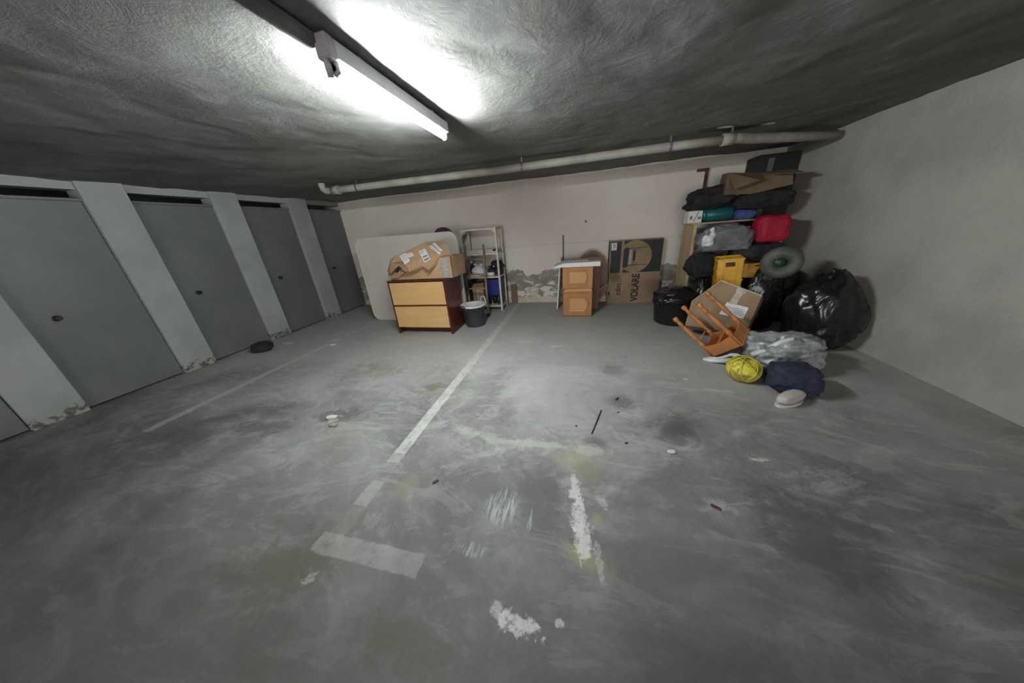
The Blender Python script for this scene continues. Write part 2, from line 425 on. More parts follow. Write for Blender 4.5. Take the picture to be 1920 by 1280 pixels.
def ceil_h(x, y):
    p = V((x, y, 0))
    h = .022 * noise.noise(p * .55 + V((3, 1, 0)))
    # long trowelled ripples, turning with the place
    a = noise.noise(V((x * .6, y * 2.6, 4.))) if x < -.6 else noise.noise(V((x * 2.2 + y * .7, y * .7 - x * .3, 9.)))
    w = min(1, abs(x + .6) / .8)
    h += .013 * a * w + .006 * noise.noise(p * 2.3)
    r = 1 - abs(noise.noise(p * 1.9 + V((0, 0, 7)) + V((noise.noise(p * 3), noise.noise(p * 3 + V((5, 5, 5))), 0)) * .4)) * 2
    h += .007 * max(0, r) ** 2
    h += .003 * noise.noise(p * 9)
    return h
b = new(); nx, ny = 220, 300; X0, X1, Y0, Y1 = -6.45, XR + .1, YF - .1, YB + .1
grid = [[b.verts.new((X0 + (X1 - X0) * i / nx, Y0 + (Y1 - Y0) * j / ny, ZC + ceil_h(X0 + (X1 - X0) * i / nx, Y0 + (Y1 - Y0) * j / ny))) for i in range(nx + 1)] for j in range(ny + 1)]
for j in range(ny):
    for i in range(nx): b.faces.new((grid[j][i], grid[j + 1][i], grid[j + 1][i + 1], grid[j][i + 1])).smooth = True
box(b, X0, X1, Y0, Y1, ZC + .12, ZC + .25)
struct('ceiling', b, 'ceiling', 'uneven trowelled grey plaster ceiling above the garage', 'ceiling')
struct('wall_back', box(new(), -6.45, XR + .2, YB, YB + .2, 0, ZC + .2), 'wall_back', 'pale back wall with peeling damp plaster along its foot', 'wall')
struct('wall_right', box(new(), XR, XR + .2, YF - .2, YB, 0, ZC + .2), 'wall_plain', 'plain right wall behind the heap of bags', 'wall')
b = box(new(), -6.4, -2.6, YF - .2, YF, 0, ZC + .2); box(b, 1.6, XR, YF - .2, YF, 0, ZC + .2); box(b, -2.6, 1.6, YF - .2, YF, 2.2, ZC + .2)
struct('wall_front', b, 'wall_plain')   # opening behind the camera, added to let fill light in

# left wall: pillars, strip above, storeroom doors with an open slot over each
PIT = 1.20
door_y = [(5.00, YB)] + [(3.78 - PIT * k, 4.62 - PIT * k) for k in range(6)]
b = new(); ys = sorted([y for d in door_y for y in d])
edges = [(4.62, 5.00)] + [(4.62 - PIT * (k + 1), 3.78 - PIT * k) for k in range(6)]
for y0, y1 in edges[:-1]: box(b, XL - .22, XL, y0, y1, 0, ZC + .1, .006)
box(b, XL - .22, XL, YF, edges[-2][0] - (.84), 0, ZC + .1)
for y0, y1 in door_y: box(b, XL - .22, XL - .05, y0, y1, 2.285, ZC + .1)
box(b, -6.3, -6.2, YF, YB, 0, ZC + .1); box(b, -6.3, XL, YF - .05, YF + .05, 0, ZC + .1)
struct('wall_left', b, 'wall_left', 'whitewashed left wall of pillars between storeroom doors', 'wall')
for i, (y0, y1) in enumerate(door_y):
    d = new(); box(d, XL - .09, XL - .05, y0 + .005, y1 - .005, .02, 2.17, .004)
    o = obj('door_%d' % (i + 1), d, 'door_paint', loc=(XL - .05, (y0 + y1) / 2, 0)); o['kind'] = 'structure'
    o['label'] = ['grey metal storeroom door in the corner by the white board', 'grey metal storeroom door between the two pale pillars', 'grey metal storeroom door just left of the nearer pillar',
                  'grey metal storeroom door fourth from the back corner', 'grey metal storeroom door fifth from the back corner', 'grey metal storeroom door sixth from the back corner', 'grey metal storeroom door farthest from the back corner'][i]
    o['category'] = 'door'
    k = new(); kx = y0 + .20
    lathe(k, [(.026, 0), (.026, .008), (.012, .010), (.012, .03), (.024, .034), (.026, .05), (.018, .06)], 14, Matrix.Translation((XL - .05, kx, 1.02)) @ Matrix.Rotation(math.pi / 2, 4, 'Y'))
    obj('door_knob', k, 'knob_black', o)
    f = new(); box(f, XL - .10, XL - .03, y0, y1, 2.17, 2.195); obj('door_head', f, 'door_paint', o)

# ------------------------------------------------------------------ ceiling lamp, conduit, pipe
LX, LY0, LY1 = -1.085, 1.365, 2.475
L = thing('fluorescent_light', (LX, (LY0 + LY1) / 2, 2.24), 'lit white fluorescent tube batten fixed under the ceiling', 'ceiling light')
b = box(new(), LX - .034, LX + .034, LY0, LY1, 2.275, 2.345, .004); obj('housing', b, 'housing', L)
b = tube(new(), [(LX, LY0 + .03, 2.243), (LX, LY1 - .03, 2.243)], .0135, 16); o = obj('tube', b, 'tube', L); o['label'] = 'glowing white tube'
for y in (LY0 + .012, LY1 - .012):
    b = new(); box(b, LX - .02, LX + .02, y - .012, y + .012, 2.232, 2.28, .005); lathe(b, [(.019, -.012), (.019, .012)], 16, Matrix.Translation((LX, y, 2.243)) @ Matrix.Rotation(math.pi / 2, 4, 'X'))
    obj('lamp_holder', b, 'holder_grey', L)
b = new(); box(b, LX - .03, LX + .034, LY0 - .045, LY0 + .002, 2.265, 2.35, .006); tube(b, [(LX + .0, LY0 - .03, 2.28), (LX - .005, LY0 - .02, 2.24), (LX - .01, LY0 - .01, 2.215)], .014, 8)
obj('terminal_box', b, 'holder_grey', L)
for y in (LY0 + .2, LY1 - .2): obj('mounting_bracket', box(new(), LX - .015, LX + .015, y - .02, y + .02, 2.345, 2.40), 'holder_grey', L)
C = thing('cable_conduit', (LX - .04, -1., 2.33), 'dark surface conduit running along the ceiling to the lit tube', 'conduit')
b = box(new(), LX - .075, LX - .015, YF + .01, LY0 - .02, 2.315, 2.352, .004); obj('trunking', b, 'conduit_grey', C)
b = tube(new(), [(LX + .012, YF + .01 + i * .4, 2.338 + .004 * math.sin(i * 1.7)) for i in range(12)], .011, 8); obj('cable', b, 'cable_black', C)

pz = lambda x: 2.262 + .006 * math.sin(x * 1.3)
py = lambda x: 3.98 + (x + 3.8) * .028
Pp = thing('drain_pipe', (-.9, 4.05, 2.2), 'long pale drain pipe hung under the ceiling across the garage', 'pipe')
pts = [(-3.86, 3.97, 2.40), (-3.86, 3.97, 2.34), (-3.85, 3.97, 2.30), (-3.81, 3.975, 2.272), (-3.74, 3.98, pz(-3.74))] + [(x, py(x), pz(x)) for x in [-3.4 + .35 * i for i in range(15)]]
obj('pipe_run', tube(new(), pts, .046, 18), 'pipe_white', Pp)
b = tube(new(), [(1.50, py(1.5), pz(1.5)), (1.60, py(1.6), pz(1.6)), (1.66, py(1.66) + .03, 2.268), (1.80, 4.27, 2.27), (2.2, 4.45, 2.27), (2.9, 4.78, 2.28)], .050, 18); obj('pipe_branch', b, 'pipe_white', Pp)
for x in (1.47, -3.70):
    b = tube(new(), [(x, py(x), pz(x)), (x + .12, py(x + .12), pz(x + .12))], .058, 18); obj('pipe_coupling', b, 'pipe_white', Pp)
for x in (-3.26, -.78, .95, 1.60 - 2.9 + 2.86):
    b = new(); c = V((x, py(x), pz(x)))
    prof = [(c.x, c.y + .052 * math.cos(a), c.z + .052 * math.sin(a)) for a in [math.radians(-90 + 15 * k) for k in range(24)]]
    for k in range(24):
        p, q = V(prof[k]), V(prof[(k + 1) % 24]); m = (p + q) / 2; dn = (m - c).normalized()
        prism(b, [p + V((-.012, 0, 0)), p + V((.012, 0, 0)), q + V((.012, 0, 0)), q + V((-.012, 0, 0))], dn * .003)
    box(b, x - .010, x + .010, c.y - .004, c.y + .004, c.z + .05, 2.39)
    obj('pipe_hanger', b, 'strap_metal', Pp)

# L bracket and nail on the back wall
b = new(); box(b, 1.925, 1.965, YB - .05, YB - .005, 1.76, 2.20, .004); box(b, 1.80, 1.965, YB - .06, YB - .005, 2.165, 2.205, .004)
tag(obj('wall_bracket', b, 'rust'), 'rusty angled metal bracket on the back wall', 'bracket')
b = tube(new(), [(.045, YB + .002, 1.555), (.04, YB - .03, 1.565), (.05, YB - .055, 1.54)], .010, 8)
tag(obj('wall_hook', b, 'rust'), 'small dark hook sticking out of the bare back wall', 'hook')

# ------------------------------------------------------------------ white board on its edge, purple bag
T = thing('table_top', (-3.11, 4.64, 0), 'big off-white tabletop with rounded corners standing on its edge', 'tabletop')
W, Hh = 2.07, 1.57
pr = [(-3.11 + x, 4.62, .785 + z) for x, z in rrect(W - .02, Hh - .02, .14)]
obj('board', prism(new(), pr, (0, .035, 0)), 'board_white', T)
ro = rrect(W, Hh, .15); b = new()
for i in range(len(ro)):
    a, c = ro[i], ro[(i + 1) % len(ro)]; k = .990
    prism(b, [(-3.11 + a[0], 4.612, .785 + a[1]), (-3.11 + c[0], 4.612, .785 + c[1]), (-3.11 + c[0] * k, 4.612, .785 + c[1] * k), (-3.11 + a[0] * k, 4.612, .785 + a[1] * k)], (0, .05, 0))
obj('edge_band', b, 'board_rim', T)
b = blob(new(), (-2.47, 4.92, 0), (.46, .40, 1.66), 3, .5, .05, 2.2, .03, 4)
tag(obj('purple_bag', b, 'purple'), 'purple bag peeping over the top edge of the white board', 'bag')

# ------------------------------------------------------------------ chest of drawers with cartons on top
C = thing('chest_of_drawers', (-2.54, 4.13, 0), 'dark mahogany chest with two pale wooden drawers', 'chest of drawers')
cx0, cx1, cy0, cy1 = -3.055, -2.045, 3.87, 4.40
for x0, x1 in ((cx0, cx0 + .025), (cx1 - .025, cx1)):
    b = box(new(), x0, x1, cy0, cy1, 0, .88, .002)
    if x1 == cx1: box(b, cx1 - .02, cx1 + .004, cy0 + .01, cy1 + .07, 0, .33, .002)
    obj('side_panel', b, 'mahogany', C)
obj('top_panel', box(new(), cx0 - .005, cx1 + .005, cy0 - .005, cy1, .88, .903, .002), 'mahogany', C)
obj('back_panel', box(new(), cx0 + .025, cx1 - .025, cy1 - .012, cy1, .1, .88), 'mahogany', C)
obj('rail', box(new(), cx0 + .025, cx1 - .025, cy0 + .012, cy0 + .035, .465, .515), 'mahogany', C)
obj('plinth', box(new(), cx0 + .025, cx1 - .025, cy0 + .16, cy0 + .18, .0, .115), 'mahogany', C)
for z0, z1 in ((.118, .475), (.505, .865)):
    b = box(new(), cx0 + .028, cx1 - .028, cy0 - .004, cy0 + .014, z0, z1, .002); box(b, cx0 + .05, cx1 - .05, cy0 + .014, cy0 + .45, z0 + .02, z1 - .06)
    obj('drawer', b, 'drawer_beech', C)

def labelq(parent, pts, n, name='label', lines=(), mat='sticker', lift=0.):
    """printed sticker on a face: quad lifted along n, with grey print bars (u0,u1,v0,v1,material)"""
    n = V(n).normalized(); p = [V(q) + n * (.0015 + lift) for q in pts]
    s = obj(name, prism(new(), p, n * .001), mat, parent)
    if lines:
        g = {}
        for u0, u1, v0, v1, mt in lines:
            f = lambda u, v: (p[0] * (1 - u) + p[1] * u) * (1 - v) + (p[3] * (1 - u) + p[2] * u) * v
            prism(g.setdefault(mt, new()), [f(u0, v0) + n * .0012, f(u1, v0) + n * .0012, f(u1, v1) + n * .0012, f(u0, v1) + n * .0012], n * .0006)
        for mt, bm in g.items(): obj('print', bm, mt, s)
    return s

K = thing('cardboard_box', (-2.44, 4.17, .903), 'wide brown carton lying on the mahogany chest under the crushed one', 'box')
bx0, bx1, by0, by1, bz0 = -2.985, -1.905, 3.915, 4.42, .904
b = new()
top = [(bx0, 1.03), (-2.86, 1.02), (-2.72, 1.10), (-2.55, 1.16), (-2.3, 1.20), (bx1, 1.225)]
for (xa, za), (xb, zb) in zip(top, top[1:]):
    prism(b, [(xa, by0, bz0), (xb, by0, bz0), (xb, by0, zb), (xa, by0, za)], (0, .006, 0))
    prism(b, [(xa, by1, bz0), (xb, by1, bz0), (xb, by1, zb), (xa, by1, za)], (0, -.006, 0))
prism(b, [(bx1, by0, bz0), (bx1, by1, bz0), (bx1, by1, 1.225), (bx1, by0, 1.225)], (-.006, 0, 0))
prism(b, [(bx0, by0, bz0), (bx0, by1, bz0), (bx0, by1, 1.03), (bx0, by0, 1.03)], (.006, 0, 0))
box(b, bx0, bx1, by0, by1, bz0, bz0 + .006)
obj('carton_walls', b, 'cardboard', K)
sheet_v = [(-2.74, by0 + .01, 1.09), (-2.3, by0 + .01, 1.195), (bx1, by0 + .004, 1.225), (bx1, by1, 1.225), (-2.3, by1, 1.20), (-2.72, by1, 1.10)]
b = sheet(new(), sheet_v, [(0, 1, 4, 5), (1, 2, 3, 4)], .006)
obj('flap', b, 'cardboard', K)
# torn, folded left end
fl = [(-3.02, 3.90, 1.00), (-2.97, 3.86, .935), (-2.80, 3.85, .965), (-2.66, 3.83, 1.03), (-2.80, 3.90, 1.05), (-3.0, 3.98, 1.09), (-2.90, 3.92, 1.07), (-3.03, 3.95, .92)]
b = sheet(new(), fl, [(0, 7, 1), (0, 1, 2, 6), (0, 6, 5), (2, 3, 4)], .005)
o = obj('torn_flap', b, 'kraft_shadow', K)
obj('inner_flap', sheet(new(), [(-3.0, 4.06, .93), (-2.68, 4.06, .93), (-2.68, 4.05, 1.12), (-2.99, 4.05, 1.10)], [(0, 1, 2, 3)], .005), 'cardboard_inner', K)
labelq(K, [(-2.085, by0, .918), (-1.945, by0, .918), (-1.945, by0, 1.205), (-2.085, by0, 1.205)], (0, -1, 0), 'printed_strip',
       [(.12, .88, .05 + i * .095, .05 + i * .095 + .05 + .02 * (i % 2), 'print_soft') for i in range(10)], 'tape_strip')

def cam_scale(p, s=.972): return V((0, 0, 1.54)) * (1 - s) + V(p) * s
U = thing('crushed_cardboard_box', (-2.42, 3.95, 1.15), 'crushed brown carton with white stickers slumped on top of the wide carton', 'box')
face = [(-2.965, 3.986, 1.175), (-2.901, 4.075, 1.278), (-2.461, 4.207, 1.430), (-2.115, 4.208, 1.432), (-1.944, 4.047, 1.246), (-2.137, 4.030, 1.227), (-2.271, 3.874, 1.047), (-2.426, 3.929, 1.109), (-2.61, 3.866, 1.037), (-2.761, 3.991, 1.182)]
nrm = V((0, -.756, .655))
F = [cam_scale(p) for p in face]
b = new(); FA = [b.verts.new(p) for p in F]
BA = []
for p in F:
    s_ = max(0, min(1, (p.z - 1.06) / .36)); BA.append(b.verts.new(p + V((0, .010 + .15 * s_, -.010 - .14 * s_)) + V((random.uniform(-.01, .01), 0, 0))))
b.faces.new(FA); b.faces.new(BA[::-1])
for i in range(10): b.faces.new((FA[i], BA[i], BA[(i + 1) % 10], FA[(i + 1) % 10]))
bmesh.ops.triangulate(b, faces=[f for f in b.faces if len(f.verts) > 4])
obj('carton_body', b, 'cardboard', U)
# side flaps: right dark flap and left crumpled end
g = cam_scale
b = sheet(new(), [g((-2.46, 4.215, 1.437)), g((-2.115, 4.215, 1.44)), g((-1.944, 4.05, 1.255)), g((-2.0, 4.02, 1.222)), g((-2.22, 4.09, 1.30))], [(0, 1, 4), (1, 2, 3, 4)], .004)
obj('bent_flap', b, 'kraft_shadow', U)
b = sheet(new(), [g((-2.91, 4.07, 1.275)), g((-2.97, 3.98, 1.17)), g((-3.055, 4.03, 1.14)), g((-3.04, 4.07, 1.22)), g((-3.09, 3.98, 1.03)), g((-2.99, 3.93, 1.10)), g((-2.84, 3.88, 1.09)), g((-2.80, 3.96, 1.15)), g((-2.96, 3.90, 1.02))],
          [(0, 1, 2, 3), (1, 5, 4, 2), (1, 7, 6, 5), (5, 6, 8, 4)], .004)
obj('crumpled_end', b, 'kraft_shadow', U)
b = sheet(new(), [g((-2.80, 3.985, 1.175)), g((-2.72, 3.95, 1.14)), g((-2.62, 3.87, 1.04)), g((-2.67, 3.865, 1.035)), g((-2.83, 3.94, 1.13))], [(0, 1, 4), (1, 2, 3, 4)], .004)
obj('torn_edge', b, 'cardboard_inner', U)
bars = [(.1, .9, .08, .14, 'print_soft'), (.1, .7, .20, .25, 'print_soft'), (.1, .8, .31, .35, 'print_soft'), (.15, .85, .52, .66, 'print_grey'), (.12, .9, .78, .93, 'print_grey')]
LQ = [[(-2.855, 4.06, 1.261), (-2.761, 4.095, 1.302), (-2.637, 3.993, 1.184), (-2.717, 3.951, 1.136)], [(-2.746, 4.082, 1.286), (-2.635, 4.096, 1.303), (-2.592, 4.056, 1.256), (-2.67, 4.033, 1.23)],
      [(-2.523, 4.104, 1.312), (-2.418, 4.132, 1.344), (-2.282, 3.999, 1.19), (-2.373, 3.964, 1.15)], [(-2.348, 4.148, 1.363), (-2.295, 4.159, 1.375), (-2.108, 4.054, 1.254), (-2.141, 4.043, 1.241)],
      [(-2.292, 4.178, 1.397), (-2.258, 4.19, 1.41), (-2.089, 4.085, 1.29), (-2.133, 4.081, 1.285)]]
for i, q in enumerate(LQ):
    labelq(U, [cam_scale(p) for p in q], nrm, 'shipping_label', bars if i == 2 else [(.1, .9, .1 + .18 * k, .17 + .18 * k, 'print_soft') for k in range(4)], lift=.014 if i > 2 else 0.)

# ------------------------------------------------------------------ metal shelving, ladder, bucket
S = thing('shelving_unit', (-1.92, 5.42, 0), 'tall cream metal shelving unit against the back wall', 'shelving unit')
sx0, sx1, sy0, sy1, sH = -2.28, -1.55, 5.22, 5.63, 1.60
for x, dx in ((sx0, .035), (sx1, -.035)):
    for y, dy in ((sy0, .035), (sy1, -.035)):
        b = new(); box(b, min(x, x + dx), max(x, x + dx), min(y, y + dy * .1), max(y, y + dy * .1), 0, sH); box(b, min(x, x + dx * .1), max(x, x + dx * .1), min(y, y + dy), max(y, y + dy), 0, sH)
        obj('post', b, 'shelf_metal', S)
SHZ = (.115, .70, 1.14, 1.585)
for z in SHZ:
    b = box(new(), sx0 + .004, sx1 - .004, sy0 + .004, sy1 - .004, z - .004, z); box(b, sx0 + .004, sx1 - .004, sy0 + .004, sy0 + .007, z - .032, z); box(b, sx0 + .004, sx1 - .004, sy1 - .007, sy1 - .004, z - .032, z)
    box(b, sx0 + .004, sx0 + .007, sy0 + .007, sy1 - .007, z - .032, z); box(b, sx1 - .007, sx1 - .004, sy0 + .007, sy1 - .007, z - .032, z)
    obj('shelf', b, 'shelf_metal', S)
for x, s_ in ((sx0, 1), (sx1, -1)):
    b = prism(new(), [(x + s_ * .03, sy0 - .001, 1.555), (x + s_ * .10, sy0 - .001, 1.555), (x + s_ * .03, sy0 - .001, 1.48)], (0, .003, 0)); obj('corner_gusset', b, 'shelf_metal', S)
z = SHZ[2] + .001
for i, (x0, x1, y0, y1, h, mt, lb) in enumerate(((-2.22, -1.60, 5.26, 5.36, .022, 'shelf_metal', 'cream metal slat lying at the front of the upper shelf'), (-2.20, -1.66, 5.38, 5.46, .045, 'white_plastic', 'thicker white slat lying behind on the upper shelf'))):
    tag(obj('spare_slat', box(new(), x0, x1, y0, y1, z, z + h, .002), mt), lb, 'slat', 'slats on the upper shelf')
b = blob(new(), (-1.64, 5.40, z), (.12, .09, .06), 5, .9, .06, 3, .03, 4); tag(obj('dark_pouch', b, 'cloth_black'), 'small black pouch at the right end of the upper shelf', 'pouch')
z = SHZ[1] + .001
def shelf_blob(name, cx, cy, sz, mat, label, cat, seed, **kw):
    return tag(obj(name, blob(new(), (cx, cy, z), sz, seed, **kw), mat), label, cat)
o = thing('plastic_bag', (-2.04, 5.40, z), 'white knotted plastic bag on the middle shelf behind the ladder', 'bag')
obj('bag_body', blob(new(), (-2.04, 5.40, z), (.26, .20, .21), 11, .8, .10, 3, .09, 5, taper=.45), 'liner_white', o)
b = new()
for s_ in (-1, 1):
    tube(b, [(-2.04 + s_ * .03, 5.40, z + .17), (-2.04 + s_ * .05, 5.40, z + .205), (-2.04 + s_ * .08, 5.395, z + .225), (-2.04 + s_ * .10, 5.39, z + .20)], [.022, .018, .014, .006], 8)
obj('bag_handles', b, 'liner_white', o)
shelf_blob('dark_helmet', -2.205, 5.50, (.10, .20, .24), 'cloth_black', 'narrow black bundle at the left end of the middle shelf', 'bundle', 12, e=.9, amp=.05, fold=.02)
shelf_blob('denim_bundle', -1.78, 5.48, (.17, .20, .13), 'cloth_navy', 'dark blue folded cloth under the black cap', 'cloth', 13, e=.6, amp=.05, fold=.04)
b = new(); lathe(b, [(.002, .0), (.15, .002), (.165, .02), (.12, .04), (.115, .09), (.08, .125), (.01, .135)], 24, Matrix.Translation((-1.66, 5.44, .845)) @ Matrix.Diagonal((1.05, .8, 1, 1)))
o = thing('black_hat', (-1.66, 5.44, .845), 'black cap perched on clothes at the right of the middle shelf', 'cap'); obj('crown', b, 'cloth_black', o)
obj('badge', lathe(new(), [(.014, 0), (.014, .006)], 14, Matrix.Translation((-1.69, 5.317, .875)) @ Matrix.Rotation(math.pi / 2, 4, 'X')), 'chip', o)
b = blob(new(), (-1.62, 5.45, z), (.13, .22, .15), 14, .6, .05, 3, .03, 4); tag(obj('folded_cloth', b, 'cloth_char'), 'charcoal folded cloth at the right end of the middle shelf', 'cloth')
b = tube(new(), [(-1.88, 5.28, z + .036), (-1.78, 5.275, z + .038), (-1.68, 5.27, z + .036)], .035, 14); tag(obj('white_roll', b, 'white_plastic'), 'white roll at the front of the middle shelf beside the ladder', 'roll')
b = box(new(), -2.2, -1.98, 5.26, 5.34, z, z + .05, .008); tag(obj('white_tray', b, 'white_plastic'), 'flat white tray below the knotted plastic bag', 'tray')
z = SHZ[0] + .001
o = thing('small_carton', (-2.08, 5.42, z), 'brown carton on the bottom shelf behind the ladder', 'box')
obj('carton_body', box(new(), -2.19, -1.95, 5.29, 5.55, z, z + .37, .004), 'cardboard', o)
obj('flap', sheet(new(), [(-2.19, 5.29, z + .373), (-1.95, 5.29, z + .373), (-1.96, 5.38, z + .43), (-2.18, 5.38, z + .42)], [(0, 1, 2, 3)], .004), 'cardboard_inner', o)
obj('tape', box(new(), -2.10, -2.05, 5.287, 5.29, z + .05, z + .34), 'tape_clear', o)
b = box(new(), -2.262, -2.20, 5.30, 5.58, z, z + .50, .006); tag(obj('dark_case', b, 'dark_cabinet'), 'narrow black case at the left end of the bottom shelf', 'case')
o = thing('blue_crate', (-1.72, 5.43, z + .19), 'deep blue plastic crate on the lower shelf', 'crate')
obj('crate_body', box(new(), -1.90, -1.575, 5.27, 5.58, z + .19, z + .50, .015, seg=2), 'blue_bin', o)
b = box(new(), -1.905, -1.57, 5.262, 5.585, z + .485, z + .51, .005); obj('crate_rim', b, 'blue_bin', o)
for i, (x, y, r, h, mt, lb) in enumerate(((-1.86, 5.36, .035, .185, 'cloth_navy', 'dark bottle nearest the ladder on the bottom shelf'), (-1.76, 5.40, .04, .185, 'dark_cabinet', 'black tin in the middle under the blue crate'), (-1.66, 5.36, .038, .185, 'green_plastic', 'dark green bottle by the right post of the shelving'), (-1.60, 5.46, .034, .18, 'strap_metal', 'metal can in the right rear of the bottom shelf'))):
    b = lathe(new(), [(r, 0), (r, h * .66), (r * .45, h * .82), (r * .42, h), (r * .3, h)], 16, Matrix.Translation((x, y, z)))
    tag(obj(('bottle', 'tin', 'bottle', 'can')[i], b, mt), lb, ('bottle', 'tin', 'bottle', 'can')[i], 'containers on the bottom shelf')
b = box(new(), -1.50, -1.37, 5.78, 5.81, 0, .42, .003, Matrix.Translation((0, 0, 0))); tag(obj('wooden_board', b, 'plank_brown'), 'short brown board standing against the back wall right of the shelving', 'board')

Ld = thing('wooden_ladder', (-1.97, 4.95, 0), 'weathered wooden ladder leaning on the metal shelving', 'ladder')
def lad(s, side):   # s 0..1 along the stile
    w = (-2.215 + s * .03) if side < 0 else (-1.745 - s * .075)
    return V((w, 4.87 + s * .325, .03 + s * 1.27))
for sd in (-1, 1):
    p0, p1 = lad(0, sd), lad(1, sd); d = (p1 - p0).normalized(); n_ = V((0, -d.z, d.y))
    b = prism(new(), [p0 + V((-.014, 0, 0)) - n_ * .024, p0 + V((.014, 0, 0)) - n_ * .024, p0 + V((.014, 0, 0)) + n_ * .024, p0 + V((-.014, 0, 0)) + n_ * .024], p1 - p0)
    st = obj('stile', b, 'ladder_wood', Ld)
    f = lad(0, sd); b = box(new(), f.x - .022, f.x + .022, f.y - .04, f.y + .035, 0, .055, .008); obj('rubber_foot', b, 'cable_black', st)
for s_ in (.19, .38, .58, .80):
    a, c = lad(s_, -1), lad(s_, 1); b = tube(new(), [a + V((.01, 0, 0)), c - V((.01, 0, 0))], .016, 10); obj('rung', b, 'ladder_wood', Ld)

B = thing('rubber_bucket', (-1.822, 4.35, 0), 'black rubber bucket lined with a white plastic bag', 'bucket')
bc = Matrix.Translation((-1.822, 4.35, 0)) @ Matrix.Diagonal((.9, .9, 1.02, 1))
obj('bucket_body', lathe(new(), [(.001, .004), (.17, 0), (.185, .02), (.225, .34), (.236, .345), (.236, .365), (.222, .365), (.21, .33), (.17, .03), (.001, .02)], 32, bc, cap=False), 'rubber_dark', B)
b = new(); N = 40; rings = []
for (r, z_, w) in ((.219, .355, .006), (.222, .380, .006), (.200, .384, .010), (.175, .345, .018), (.12, .315, .025), (.05, .325, .025)):
    ring = []
    for k in range(N):
        a = 2 * math.pi * k / N; d = w * noise.noise(V((math.cos(a) * 3, math.sin(a) * 3, r * 9)))
        ring.append(b.verts.new((-1.822 + (r + d) * math.cos(a), 4.35 + (r + d) * math.sin(a), z_ + w * noise.noise(V((math.cos(a) * 2.5, math.sin(a) * 2.5, z_ * 7))))))
    rings.append(ring)
for A_, B_ in zip(rings, rings[1:]):
    for k in range(N): b.faces.new((A_[k], A_[(k + 1) % N], B_[(k + 1) % N], B_[k])).smooth = True
b.faces.new(rings[-1])
obj('bag_liner', b, 'liner_white', B)
for an in (-115, 62):
    a = math.radians(an); ct = V((-1.822 + .214 * math.cos(a), 4.35 + .214 * math.sin(a), .335)); tx = V((-math.sin(a), math.cos(a), 0)); on = V((math.cos(a), math.sin(a), 0))
    up_ = .02 if an < 0 else .085
    h = tube(new(), [ct - tx * .075 - on * .01 + V((0, 0, -.04)), ct - tx * .075 + on * .02, ct - tx * .045 + on * .03 + V((0, 0, up_ + .03)), ct + on * .033 + V((0, 0, up_ + .045)), ct + tx * .045 + on * .03 + V((0, 0, up_ + .03)), ct + tx * .075 + on * .02, ct + tx * .075 - on * .01 + V((0, 0, -.04))], .0095, 8)
    o = obj('handle', h, 'rubber_dark' if an < 0 else 'white_plastic', B)
    if an > 0: o['label'] = 'pale handle'

# ------------------------------------------------------------------ oak cabinet and boards
C = thing('oak_cabinet', (-.08, 5.05, 0), 'small honey oak cabinet with two raised panel fronts', 'cabinet')
kx0, kx1, ky0, ky1, kz = -.325, .175, 4.83, 5.25, .865
obj('carcass', box(new(), kx0 + .005, kx1 - .002, ky0 + .022, ky1, .0, kz, .002), 'dark_oak', C)
def panel_front(x0, x1, z0, z1, scoop):
    f = obj('door', box(new(), x0, x1, ky0, ky0 + .022, z0, z1, .003), 'honey_oak', C)
    mx0, mx1, mz0, mz1 = x0 + .085, x1 - .085, z0 + .075, z1 - .055
    def outline(k):
        pts = [(mx0 + k, mz0 + k), (mx1 - .03, mz0 + k)]
        for i in range(9):
            t_ = i / 8; zz = mz0 + k + .02 + (mz1 - mz0 - 2 * k - .04) * t_
            pts.append((mx1 - k - .02 + scoop * math.sin(math.pi * t_), zz))
        return pts + [(mx1 - .03, mz1 - k), (mx0 + k, mz1 - k)]
    b = new(); A = outline(0); Bq = outline(.010); Cq = outline(.034)
    for P_, Q_, ya, yb in ((A, Bq, ky0 - .0005, ky0 - .016), (Bq, Cq, ky0 - .016, ky0 - .004)):
        n_ = len(P_)
        va = [b.verts.new((x, ya, z_)) for x, z_ in P_]; vb = [b.verts.new((x, yb, z_)) for x, z_ in Q_]
        for i in range(n_): b.faces.new((va[i], va[(i + 1) % n_], vb[(i + 1) % n_], vb[i]))
        if Q_ is Cq: b.faces.new(vb)
    bmesh.ops.remove_doubles(b, verts=b.verts[:], dist=1e-5)
    obj('raised_panel', b, 'honey_oak_light', f)
panel_front(kx0, kx1, .500, kz - .002, .022)
panel_front(kx0 + .012, kx1, .012, .415, .045)
b = prism(new(), [(kx0 + .002, ky0 - .022, .452), (kx0 + .06, ky0 - .022, .498), (kx1 - .02, ky0 - .022, .50), (kx1 - .003, ky0 - .022, .455)], (0, .05, 0)); obj('ledge', b, 'honey_oak_light', C)
obj('plinth', box(new(), kx0 + .012, kx1, ky0 + .01, ky0 + .03, .415, .452), 'honey_oak', C)
b = prism(new(), [(-.475, 4.79, .868), (.285, 4.79, .868), (.285, 4.79, .938), (-.30, 4.79, .935), (-.475, 4.79, .882)], (0, .47, 0))
tag(obj('worktop_slab', b, 'white_laminate'), 'white laminate slab lying across the oak cabinet', 'worktop')
b = box(new(), -.30, .10, 4.95, 5.22, .9385, .9575, .002); tag(obj('grey_sheet', b, 'grey_board'), 'thin grey sheet lying left on the white slab', 'board')
b = box(new(), .105, .275, 5.02, 5.25, .9385, .985, .003); tag(obj('brown_offcut', b, 'plank_brown'), 'brown wooden offcut lying right on the white slab', 'board')
